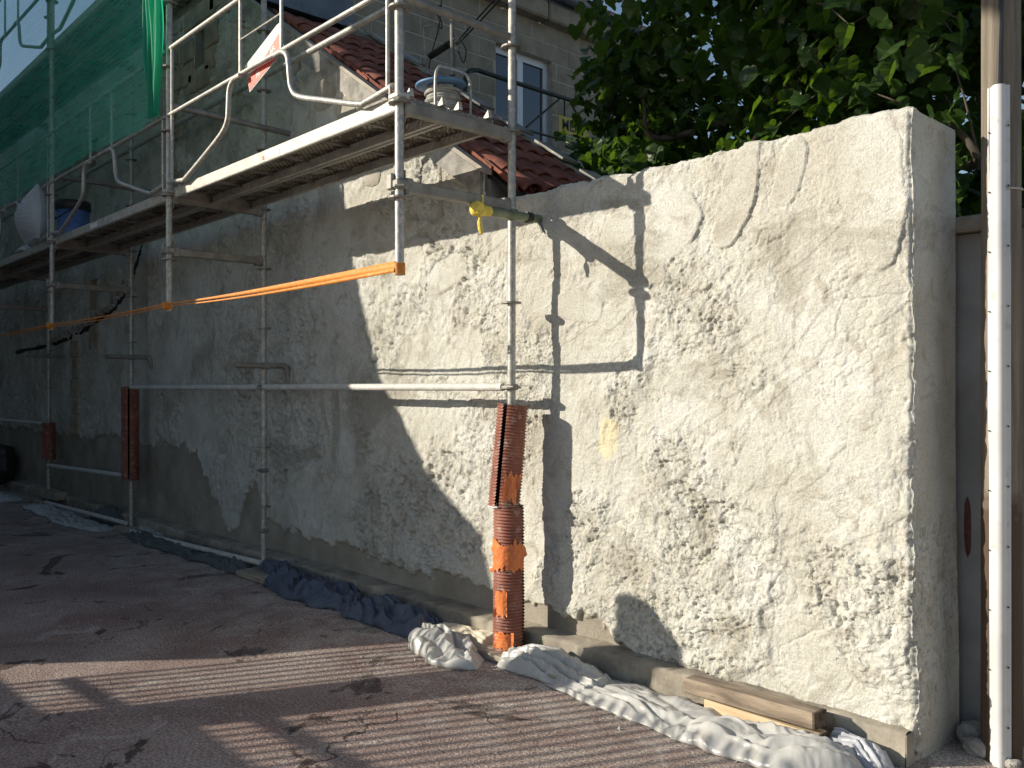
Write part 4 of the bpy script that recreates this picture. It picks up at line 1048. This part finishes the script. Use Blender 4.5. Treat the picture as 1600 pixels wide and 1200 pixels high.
# green debris net
def net():
    x0, x1 = -17.0, SX[1]-.02; nu, nv = 260, 90
    xs = np.linspace(x0, x1, nu); zs = np.linspace(0, 1, nv); X, T = np.meshgrid(xs, zs, indexing='ij'); X = X.ravel(); T = T.ravel()
    bot = 3.70+.03*fbm(p3(X*1.5, X*0, X*0), 2, 130); Z = bot+(7.4-bot)*T
    fold = .035*fbm(p3(X*1.2, X*0, Z*.9), 3, 131)+.02*np.abs(fbm(p3(X*3+Z*1.2, X*0, Z*.5), 2, 132))
    o = np_mesh('debris_net', p3(X, YO-.065+fold, Z), gridF(nu, nv), M['net'])
    return tag(o, 'green debris netting hung on the outside of the far scaffold bays', 'net')
net()
def net_end():
    n = 70; nv = 70; t = np.linspace(0, 1, n); zs = np.linspace(0, 1, nv); T, V = np.meshgrid(t, zs, indexing='ij'); T = T.ravel(); V = V.ravel()
    Z = 3.70+V*2.2; w = .10+.16*sst(.0, .35, V)*(1-.2*V)+.05*sst(.12, 0, V)
    X = SX[1]-.10+(T-.55)*w*1.3+.03*fbm(p3(T*4, T*0, V*3), 2, 140)
    Y = YO-.085+.035*np.sin(T*26+3*fbm(p3(T*2, V*2, T*0), 2, 141))*(.5+.5*V)+.02*fbm(p3(T*6, V*0, V*4), 2, 142)
    o = np_mesh('bunched_net', p3(X, Y, Z), gridF(n, nv), M['net_thick'])
    return tag(o, 'bright green bunched end of the netting tied to the scaffold standard', 'net')
net_end()

# ------------------------------------------------------------------ corrugated protection sleeves
def sleeve(name, loc, z0, z1, R, slot, slotw, tilt, tape, label, flare=0):
    s = tag(empty(name, loc), label, 'sleeve', 'corrugated sleeves on the standards'); s.rotation_euler = tilt
    n = 44; pitch = .0185; nz = int((z1-z0)/pitch*6); zs = np.linspace(0, z1-z0, nz); an = np.linspace(slot+slotw/2, slot+2*np.pi-slotw/2, n)
    def skin(dr):
        A, Z = np.meshgrid(an, zs, indexing='ij'); A = A.ravel(); Z = Z.ravel()
        r = R+dr+.0042*np.sign(np.sin(Z/pitch*2*np.pi))*np.abs(np.sin(Z/pitch*2*np.pi))**.6
        r = r+.005*fbm(p3(np.cos(A)*1.5+R*50, np.sin(A)*1.5, Z*3.5+z0), 3, 160)
        op = flare*np.abs(np.mod(A-slot-np.pi+np.pi, 2*np.pi)-np.pi)**4/97
        return p3(np.cos(A)*(r+op), np.sin(A)*(r+op), Z+z0)
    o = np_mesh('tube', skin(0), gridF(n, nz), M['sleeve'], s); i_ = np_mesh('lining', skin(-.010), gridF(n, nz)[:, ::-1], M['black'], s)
    for (a0, a1, t0, t1, rag) in tape:
        m_, k_ = 26, 14; A, T = np.meshgrid(np.linspace(a0, a1, m_), np.linspace(0, 1, k_), indexing='ij'); A = A.ravel(); T = T.ravel()
        e0 = t0+rag*1.6*fbm(p3(A*6, A*0, A*0+t0*9), 3, 150); e1 = t1+rag*1.6*fbm(p3(A*6, A*0+5, A*0+t0*9), 3, 151)
        Z = e0+(e1-e0)*T; lift = .006+.004*np.abs(fbm(p3(A*5, T*4, T*0), 2, 152))+.022*sst(.82, 1, np.abs(A-(a0+a1)/2)/(abs(a1-a0)/2))*sst(-.1, .3, fbm(p3(A*2, T*3, T*0+a0), 2, 153))
        rr = R+lift+.002*np.sin(Z/pitch*2*np.pi); np_mesh('tape', p3(np.cos(A)*rr, np.sin(A)*rr, Z), gridF(m_, k_), M['orange_tape'], s)
    return s
tocam = math.atan2(-YI, -XD)         # direction from the near standard to the camera
# angles grow anticlockwise seen from above: + is towards the picture's right seen from the camera
sleeve('corrugated_sleeve', (SX[0]+.0, YI-.02, 0), .045, .88, .088, tocam+1.33, .34, (0, 0, 0),
       [(tocam-1.35, tocam+1.15, .52, .68, .03), (tocam-.95, tocam-.10, .25, .40, .012), (tocam-1.0, tocam+.25, .06, .155, .02)],
       'lower red-brown corrugated sleeve patched with orange tape at the foot of the near standard')
sleeve('corrugated_sleeve', (SX[0]+.0, YI-.025, 0), .0, .60, .090, tocam-.52, .30, (0, 0, 0), [(tocam-.12, tocam+.75, .06, .20, .05)],
       'upper split corrugated sleeve leaning on the near standard above the taped one').location.z = .875
up = [o for o in COL.objects if o.name.startswith('corrugated_sleeve') and o.parent is None][-1]
up.rotation_euler = (-.06, .062, 0); up.location.x -= .022; up.location.y -= .012
sleeve('corrugated_sleeve', (SX[2], YI-.01, 0), .56, 1.58, .092, tocam+.25, .26, (0, 0, 0), [], 'tall dull red corrugated sleeve raised on the shaded standard with two white rails')
sleeve('corrugated_sleeve', (SX[3], YI, 0), .60, 1.10, .085, tocam+2.6, .26, (0, 0, 0), [], 'short dark red corrugated sleeve on the farthest shaded standard')
for o in COL.objects:
    if o.name.startswith('corrugated_sleeve') and 'group' in o: pass
tag(chunk('tie_wire', (SX[0]-.03, YI-.11, .878), (.045, .02, .008), M['sign_white'], seed=71), 'short white tie binding the two corrugated sleeves of the near standard together', 'tie')

# ------------------------------------------------------------------ things on the ground
def board(name, x0, x1, y0, y1, z0, z1, m, label, cat, rz=0):
    o = MB().box((0, 0, 0), (x1-x0, y1-y0, z1-z0), bev=.006).build(name, m); o.location = ((x0+x1)/2, (y0+y1)/2, (z0+z1)/2); o.rotation_euler = (0, 0, rz); return tag(o, label, cat)
board('sole_board', -3.97, -3.24, 3.35, 3.57, .004, .045, M['board'], 'flat grey sole board under the orange-taped sleeve', 'board', -.02)
board('sole_board', SX[1]-.10, SX[1]+.42, 3.33, 3.60, .004, .05, M['board'], 'pale sole board beside the dark blue tarpaulin under the second standard', 'board', .03)
board('sole_board', SX[2]-.16, SX[2]+.16, 3.40, 3.64, .004, .055, M['board'], 'small concrete-grey sole block under the shaded standard with the tall red sleeve', 'board', .05)
board('sole_board', SX[3]-.5, SX[3]+.15, 3.42, 3.60, .004, .05, M['board'], 'dim sole board under the farthest standard', 'board', .0)
# timber balks by the kerb
def balk(name, c, d, rot, m, label):
    o = MB().box((0, 0, 0), d, bev=.006).build(name, m); o.location = c; o.rotation_euler = rot
    e = MB().box((d[0]/2+.0015, 0, 0), (.004, d[1]*.97, d[2]*.97)).build('end_grain', M['cut_end'], o); return tag(o, label, 'timber')
balk('timber_balk', (-2.17, 3.555, .066), (.60, .085, .055), (0, -.01, -.05), M['beam_new'], 'pale sawn timber batten under the weathered balk at the kerb')
balk('timber_balk', (-2.23, 3.55, .142), (.70, .10, .072), (0, -.035, -.05), M['beam_old'], 'weathered brown timber balk lying on the plastic by the kerb')
# loose pipes
for (a, b, lab) in (((SX[1]+.02, 3.50, .10), (SX[2]+.25, 3.44, .035), 'whitish steel pipe lying along the kerb on the grey-green tarpaulin'), ((SX[2]-.02, 3.48, .09), (SX[3]+.3, 3.42, .06), 'whitish steel pipe lying over the far white plastic sheet')):
    tag(MB().tube([a, b], .024, 12).build('loose_pipe', M['dusty_tube'], None, True), lab, 'pipe')
heap('blue_tarpaulin', [(-7.0, 3.56), (-6.6, 3.52), (-6.2, 3.44), (-5.7, 3.44), (-5.2, 3.46), (-4.8, 3.45), (-4.42, 3.42)], [.16, .30, .38, .36, .33, .34, .26], [.13, .17, .13, .12, .11, .12, .06], M['tarp'], 21, 'crumpled dark blue tarpaulin along the foot of the wall', 'tarpaulin', 320, 80, .085, 6)
heap('green_tarpaulin', [(-9.75, 3.45), (-9.2, 3.42), (-8.5, 3.42), (-7.8, 3.45), (-7.05, 3.46)], [.16, .26, .24, .26, .2], [.05, .07, .06, .08, .09], M['tarp_green'], 23, 'grey-green tarpaulin strip lying in the shade between the shaded standards', 'tarpaulin', 220, 50, .06, 6)
heap('white_sheet', [(-13.0, 3.30), (-12.2, 3.28), (-11.4, 3.28), (-10.7, 3.26), (-10.1, 3.34)], [.25, .34, .34, .36, .25], [.05, .07, .06, .06, .05], M['plastic'], 25, 'dim white plastic sheet on the ground at the far shaded end of the wall', 'plastic sheet', 220, 50, .035, 5)
heap('white_sheet', [(-15.5, 3.2), (-14.6, 3.2), (-13.6, 3.25)], [.3, .4, .3], [.05, .07, .05], M['plastic'], 26, 'farthest white plastic sheet at the left edge beyond the last standard', 'plastic sheet', 90, 36, .035, 5)
heap('white_sack', [(-9.86, 3.60), (-9.55, 3.62), (-9.2, 3.60)], [.15, .2, .12], [.10, .12, .05], M['plastic'], 27, 'small crumpled white sack behind the foot of the shaded standard', 'sack', 70, 36, .04, 6)
heap('grey_sack', [(-11.2, 3.56), (-10.7, 3.56), (-10.2, 3.58)], [.16, .26, .16], [.12, .24, .08], M['tarp_green'], 28, 'grey cloth bundle slumped against the wall left of the shaded standard', 'sack', 80, 40, .03, 5)
heap('white_bag_heap', [(-4.50, 3.33), (-4.25, 3.30), (-4.05, 3.26), (-3.90, 3.22), (-3.80, 3.27)], [.12, .30, .34, .34, .2], [.06, .12, .15, .12, .06], M['plastic'], 33, 'crumpled white plastic heap left of the orange-taped sleeve', 'plastic sheet', 150, 80, .060, 6)
heap('cement_bag', [(-4.50, 3.52), (-4.2, 3.52), (-3.94, 3.50)], [.14, .22, .16], [.10, .12, .10], nmat('dusty_paper_bag', (.52, .46, .34), (.68, .62, .49), 6, .8, 0, (30, .4, .004), wco=True), 34, 'dusty cream paper sack lying behind the crumpled white plastic heap', 'sack', 80, 40, .012, 3)
heap('plastic_roll', [(-3.74, 3.36), (-3.55, 3.44), (-3.36, 3.46), (-3.18, 3.44), (-3.0, 3.42)], [.16, .28, .30, .30, .26], [.09, .12, .11, .09, .07], M['plastic'], 41, 'twisted white plastic sheet bunched right of the orange-taped sleeve', 'plastic sheet', 200, 80, .050, 6)
heap('plastic_sheet', [(-3.32, 3.36), (-3.0, 3.42), (-2.7, 3.43), (-2.4, 3.40), (-2.1, 3.38), (-1.85, 3.42), (-1.66, 3.54)], [.12, .36, .40, .38, .34, .32, .22], [.02, .065, .085, .075, .10, .14, .06], M['plastic'], 43, 'long white plastic sheet twisted along the kerb in front of the timber balks', 'plastic sheet', 360, 100, .034, 5)
heap('grey_plastic', [(-1.86, 3.60), (-1.72, 3.60), (-1.60, 3.52)], [.1, .14, .1], [.10, .12, .04], M['bag'], 44, 'thin grey plastic tucked behind the cut end of the weathered balk', 'plastic sheet', 60, 40, .03, 6)
tag(chunk('dark_sack', (-15.4, 3.5, .40), (.28, .2, .3), M['black'], seed=90), 'dark sack against the wall at the far left edge', 'sack')
board('stone_slab', -13.3, -12.5, 3.45, 3.62, .10, .20, M['concrete'], 'loose stone slab on the kerb by the farthest standard', 'slab')

# ------------------------------------------------------------------ lime tree behind the wall
def leaf_shape(sz, bend, seed):
    r = random.Random(seed); v = [(0, .02, 0), (0, .30, .01), (0, .58, 0), (0, .82, -.05), (0, 1.10, -.15)]
    R_ = [(.16, -.09), (.34, -.07), (.47, .08), (.53, .25), (.50, .43), (.42, .60), (.31, .75), (.17, .90)]
    for s in (1, -1):
        for i, (x, y) in enumerate(R_):
            k = 1+(.05 if i % 2 else -.05)+.05*r.uniform(-1, 1)
            v.append((s*x*k, y*k+.02*r.uniform(-1, 1), bend*x*(1-.5*y)-.14*max(0, y-.35)+.045*r.uniform(-1, 1)))
    f = []
    for i, s in enumerate((1, -1)):
        b = 5+8*i; q = [(0, b, b+1), (0, b+1, b+2), (0, b+2, 1), (1, b+2, b+3), (1, b+3, b+4), (1, b+4, 2), (2, b+4, b+5), (2, b+5, b+6), (2, b+6, 3), (3, b+6, b+7), (3, b+7, 4)]
        f += q if s == 1 else [tuple(reversed(t)) for t in q]
    return np.array(v)*sz, np.array(f)
def grow(clumps, seed):
    r = np.random.default_rng(seed); P = []; S = []
    for (c, rad, n, sz) in clumps:
        d = r.normal(size=(n, 3)); d /= np.linalg.norm(d, axis=1)[:, None]; q = r.uniform(0, 1, n)**(1/2.2)
        # uneven outline: push the surface in and out
        wob = 1+.38*fbm(d*2.3+np.array(c), 3, seed)
        p = np.array(c)+d*(q*wob)[:, None]*np.array(rad)
        keep = vn(p*1.9+seed, seed+3) > .33                    # gaps
        P.append(p[keep]); S.append(np.full(keep.sum(), sz*.88)*r.uniform(.65, 1.25, keep.sum()))
    return np.concatenate(P), np.concatenate(S)
def leaf_frames(P, r, droop=.55):
    n = len(P); a = r.uniform(0, 2*np.pi, n)
    nm = np.stack([np.cos(a)*r.uniform(.2, 1, n), np.sin(a)*r.uniform(.2, 1, n), r.uniform(.15, 1.1, n)], 1); nm /= np.linalg.norm(nm, axis=1)[:, None]
    ax = np.stack([nm[:, 0]*.6+r.normal(0, .35, n), nm[:, 1]*.6+r.normal(0, .35, n), -droop+r.normal(0, .3, n)], 1)
    ax -= nm*(ax*nm).sum(1)[:, None]; ax /= np.linalg.norm(ax, axis=1)[:, None]; sd = np.cross(ax, nm); return sd, ax, nm
def leaf_cloud(name, P, S, frames, m, parent, shapes):
    sd, ax, nm = frames; V = []; F = []; off = 0
    k = np.arange(len(P)) % len(shapes)
    for i, (sv, sf) in enumerate(shapes):
        I = np.where(k == i)[0]
        if not len(I): continue
        w = P[I, None, :]+S[I, None, None]*(sd[I, None, :]*sv[None, :, 0:1]+ax[I, None, :]*sv[None, :, 1:2]+nm[I, None, :]*sv[None, :, 2:3])
        V.append(w.reshape(-1, 3)); F.append((sf[None]+(np.arange(len(I))*len(sv))[:, None, None]+off).reshape(-1, 3)); off += len(I)*len(sv)
    return np_mesh(name, np.concatenate(V), np.concatenate(F), m, parent, False)
shapes = [leaf_shape(1, b, i) for i, b in enumerate((.25, .4, .12, -.15, .55))]
tree = tag(empty('lime_tree', (-3.0, 6.7, 0)), 'dark leafy lime tree with broad heart-shaped leaves rising behind the garden wall', 'tree')
clumps = [((-3.55, 5.55, 4.45), (1.25, .9, 1.45), 1500, .118), ((-2.75, 5.35, 3.75), (1.0, .75, 1.0), 1250, .122), ((-2.15, 5.15, 3.75), (.85, .7, 1.1), 900, .125), ((-1.75, 4.95, 2.75), (.35, .3, .6), 110, .115),
          ((-4.15, 5.35, 3.45), (.62, .5, .55), 420, .105), ((-3.5, 5.2, 3.0), (1.0, .5, .5), 800, .112), ((-4.72, 5.65, 3.75), (.55, .45, .8), 800, .105), ((-4.45, 5.75, 4.75), (.6, .5, .7), 500, .105), ((-4.3, 5.9, 3.3), (.8, .6, .8), 800, .11), ((-2.9, 7.0, 4.6), (2.6, 1.3, 2.4), 3800, .15), ((-1.6, 6.2, 4.2), (1.6, 1.0, 1.8), 1600, .14), ((-3.2, 7.6, 3.0), (2.2, .8, 1.2), 1500, .16),
          ((-3.9, 5.6, 5.3), (1.0, .8, .7), 500, .11), ((-2.4, 5.2, 5.0), (1.3, .8, .7), 800, .12)]
LP, LS = grow(clumps, 5)
ok = LP[:, 1] > 4.32; LP, LS = LP[ok], LS[ok]
fr = leaf_frames(LP, np.random.default_rng(6))
cz = LP[:, 0]*FWD[0]+LP[:, 1]*FWD[1]; cxx = LP[:, 0]*RGT[0]+LP[:, 1]*RGT[1]; pxx = 800+FPX*cxx/cz; pyy = 606-FPX*(LP[:, 2]-EYE)/cz
inview = (pxx > 840) & (pxx < 1540) & (pyy > -10) & (pyy < 340) & (LP[:, 2] > 2.6)
score = np.where(inview, LS/cz*(1+.0*LP[:, 1]), -1); big = np.argsort(-score)[:290]
rest = np.ones(len(LP), bool); rest[big] = False
cl = leaf_cloud('foliage', LP[rest], LS[rest], tuple(a[rest] for a in fr), M['leaf'], tree, shapes); cl['kind'] = 'stuff'; local(cl, tree)
lm = []
for i, (sv, sf) in enumerate(shapes):
    me = bpy.data.meshes.new('leaf'); me.from_pydata([tuple(a) for a in sv], [], [tuple(int(c) for c in a) for a in sf]); me.materials.append(M['leaf']); me.update(); lm.append(me)
for j, i in enumerate(big):
    o = bpy.data.objects.new('leaf', lm[j % 5]); COL.objects.link(o); o.parent = tree
    s, a, n_ = (Vector(fr[c][i])*LS[i] for c in range(3)); p = Vector(LP[i])-tree.location
    o.matrix_local = Matrix(((s.x, a.x, n_.x, p.x), (s.y, a.y, n_.y, p.y), (s.z, a.z, n_.z, p.z), (0, 0, 0, 1)))
def limb(name, pts, r0, r1, parent, o=tree):
    q = bez(pts, 6); n = len(q); return local(MB().tube(q, [r0+(r1-r0)*i/(n-1) for i in range(n)], 9).build(name, M['bark'], parent, True), o)
limb('trunk', [(-3.0, 6.7, -.05), (-2.96, 6.68, 1.2), (-3.02, 6.65, 2.6), (-3.0, 6.6, 4.2), (-2.9, 6.6, 6.0)], .17, .06, tree)
for (c, rad, n, sz) in clumps[:7]:
    a = (-3.0, 6.6, 2.2+random.random()*1.6); m_ = tuple((a[i]+c[i])/2+(.25 if i == 2 else 0) for i in range(3)); limb('branch', [a, m_, c, tuple(c[i]+(.5 if i == 2 else random.uniform(-.5, .5))*rad[i] for i in range(3))], .05, .012, tree)
rr_ = random.Random(3)
for i in range(34):
    j = int(big[i*8]); p = LP[j]; c = clumps[i % 6][0]
    q = Vector(p); d = (Vector(c)-q); e = q+d.normalized()*min(.6, d.length); limb('twig', [tuple(e+Vector((0, 0, .05))), tuple((q+e)/2+Vector((0, 0, .06))), tuple(q)], .008, .003, tree)

# ------------------------------------------------------------------ across the street, behind and left of the camera: what shades the wall
SXY = (SUN.x/SUN.z, SUN.y/SUN.z)
nb_house = tag(empty('neighbour_house', (-12, -1.7, 0)), 'plain house across the street, out of view, shading the left of the wall', 'house')
sil = [(-30, 0), (-30, 9.6), (-12.1, 9.6), (-10.68, 6.9), (-10.05, 4.95), (-9.80, 4.35), (-9.20, 3.68), (-8.66, 3.31), (-8.42, 2.55), (-8.05, 1.95), (-7.95, 0)]
k = len(sil); dx_, dy_ = -5.6, -2.6
v = [(a, -1.7, b) for a, b in sil]+[(a+dx_, -1.7+dy_, b) for a, b in sil]
local(mesh_obj('walls', v, [tuple(range(k)), tuple(range(2*k-1, k-1, -1))]+[(i, k+i, k+(i+1) % k, (i+1) % k) for i in range(k)], M['plaster_far'], nb_house), nb_house)

ew = tag(MB().b2(-19.6, -18.7, -9, 3.3, 0, 6.5).build('added_sky_block', M['plaster_far']), 'plain building added out of view beyond the left edge to cut sky light in the yard', 'building')  # unseen building added to lower the sky fill on the left

# slatted timber lean-to whose shadow stripes the yard
bvec = np.array([.408, .913]); mvec = np.array([.913, -.408]); L0 = np.array([-5.09, 1.744])
O0 = np.array([-4.4, 2.3])+np.array([SXY[0], SXY[1]])*1.72; SL = .142
def back(p, dz=0):
    """point of the lean-to's sloping plane whose shadow falls on p = (x, y, z)"""
    # z + k = 1.5 + SL*mvec.(p + k*SXY - O0)
    x, y, z = p; s = mvec@np.array(SXY); k = (1.72+SL*(mvec@(np.array([x, y])-O0))-z)/(1-SL*s)
    return (x+SXY[0]*k, y+SXY[1]*k, z+k+dz)
def ge(p, e): q = L0+p*bvec+e*mvec; return (q[0], q[1], 0)
lt = tag(empty('slatted_lean_to', back((*O0, 0))), 'open timber lean-to of thin slats out of view, striping the yard with shadow', 'lean-to')
def slab(name, ring, th=.02, m='board'):
    q = [back(p) for p in ring]; n = len(q); v = q+[(a, b, c+th) for a, b, c in q]
    return local(mesh_obj(name, v, [tuple(range(n-1, -1, -1)), tuple(range(n, 2*n))]+[(i, (i+1) % n, n+(i+1) % n, n+i) for i in range(n)], M[m], lt), lt)
SW = .027
def strip(name, a, b, w, th=.02):
    a = np.array(a[:2]); b = np.array(b[:2]); d = (b-a)/np.linalg.norm(b-a); nn = np.array([d[1], -d[0]])*w/2
    return slab(name, [(*(a-nn), 0), (*(b-nn), 0), (*(b+nn), 0), (*(a+nn), 0)], th)
def pleft(e, x0, y0, x1, y1):     # p where the line L0+e*m meets the panel's left edge (a line)
    d = np.array([x1-x0, y1-y0]); A = np.array([[bvec[0], -d[0]], [bvec[1], -d[1]]]); r = np.array([x0, y0])-L0-e*mvec; return np.linalg.solve(A, r)[0]
e = .07
while e < .575:
    strip('slat', ge(pleft(e, -5.1, 1.19, -4.3, 1.22), e), ge(2.15, e), SW, .006); e += .080
e = 1.08
while e < 3.3:
    strip('slat', ge(pleft(e, -4.04, 1.72, -3.41, 1.69), e), ge(1.78+.447*e, e), SW, .006); e += .080
slab('wide_plank', [ge(-2, .59), ge(1.75, .59), (-3.20, YW, .14), (-3.17, YW, .40), (-3.10, YW, .425), (-3.0, YW, .41), (-2.90, YW, .36), (-2.81, YW, .28), (-2.73, YW, .18), (-2.70, YW, .12), ge(1.9, 1.0), ge(-2, 1.0)])
strip('rafter', (-5.15, 1.46), (-4.45, 1.51), .085); strip('rafter', (-4.05, 1.96), (-1.9, 2.04), .10)
slab('roof_sheet', [(-8.5, 1.1, 0), (-5.12, 1.19, 0), (-4.42, 1.215, 0), (-4.42, 1.70, 0), (-3.41, 1.68, 0), (-1.2, 1.60, 0), (-1.2, -2.2, 0), (-8.5, -2.2, 0)])
for p in ((-5.0, 0.9, 0), (-2.6, 1.3, 0)):
    q = back(p); local(MB().b2(q[0]-.05, q[0]+.05, q[1]-.05, q[1]+.05, 0, q[2]).build('post', M['board'], lt), lt)

# unseen tree added across the road; its crown keeps the lime tree in broken shade
st = tag(empty('added_shade_tree', (-5.2, -4.0, 0)), 'tall tree added across the road, out of view, to shade the lime tree', 'tree')
limb('trunk', [(-5.2, -4.0, 0), (-5.2, -4.0, 3), (-5.5, -3.8, 6), (-6.4, -3.0, 8)], .2, .08, st, st)
q, s_ = grow([((-9.6, -2.4, 8.6), (1.7, 1.2, 1.35), 2000, .36), ((-7.9, -2.3, 8.3), (1.5, 1.2, 1.3), 1800, .36), ((-6.4, -2.2, 7.7), (1.3, 1.1, 1.25), 1500, .36), ((-5.2, -2.2, 7.2), (1.0, 1.0, 1.1), 900, .34)], 15)
fq = leaf_frames(q, np.random.default_rng(16)); c2 = leaf_cloud('crown', q, s_, fq, M['leaf'], st, shapes); c2['kind'] = 'stuff'; local(c2, st)

# crumbs of plaster and grit along the foot of the wall and over the yard
def crumbs():
    r = np.random.default_rng(88); n = 1500
    x = r.uniform(-12, -1.6, n); y = np.where(r.uniform(0, 1, n) < .6, YW-.16-np.abs(r.normal(0, .22, n)), r.uniform(.8, 3.5, n)); sz = .003+.009*r.uniform(0, 1, n)**3
    base = np.array([(1, 0, 0), (-.5, .87, 0), (-.5, -.87, 0), (.2, .1, 1.1), (-.3, .3, .8)]); f = np.array([(0, 1, 3), (1, 2, 4), (2, 0, 3), (1, 4, 3), (2, 3, 4)])
    a = r.uniform(0, 6.28, n); V = []
    bx = base[None]*(1+.35*r.normal(size=(n, 5, 3)))*sz[:, None, None]
    X = bx[:, :, 0]*np.cos(a)[:, None]-bx[:, :, 1]*np.sin(a)[:, None]+x[:, None]; Y = bx[:, :, 0]*np.sin(a)[:, None]+bx[:, :, 1]*np.cos(a)[:, None]+y[:, None]; Z = bx[:, :, 2]+.002
    F = (f[None]+(np.arange(n)*5)[:, None, None]).reshape(-1, 3)
    o = np_mesh('plaster_crumbs', np.stack([X, Y, Z], -1).reshape(-1, 3), F, M['rubble'], None, False); o['kind'] = 'stuff'
    return tag(o, 'crumbs of plaster and grit scattered on the asphalt along the wall', 'grit')
crumbs()
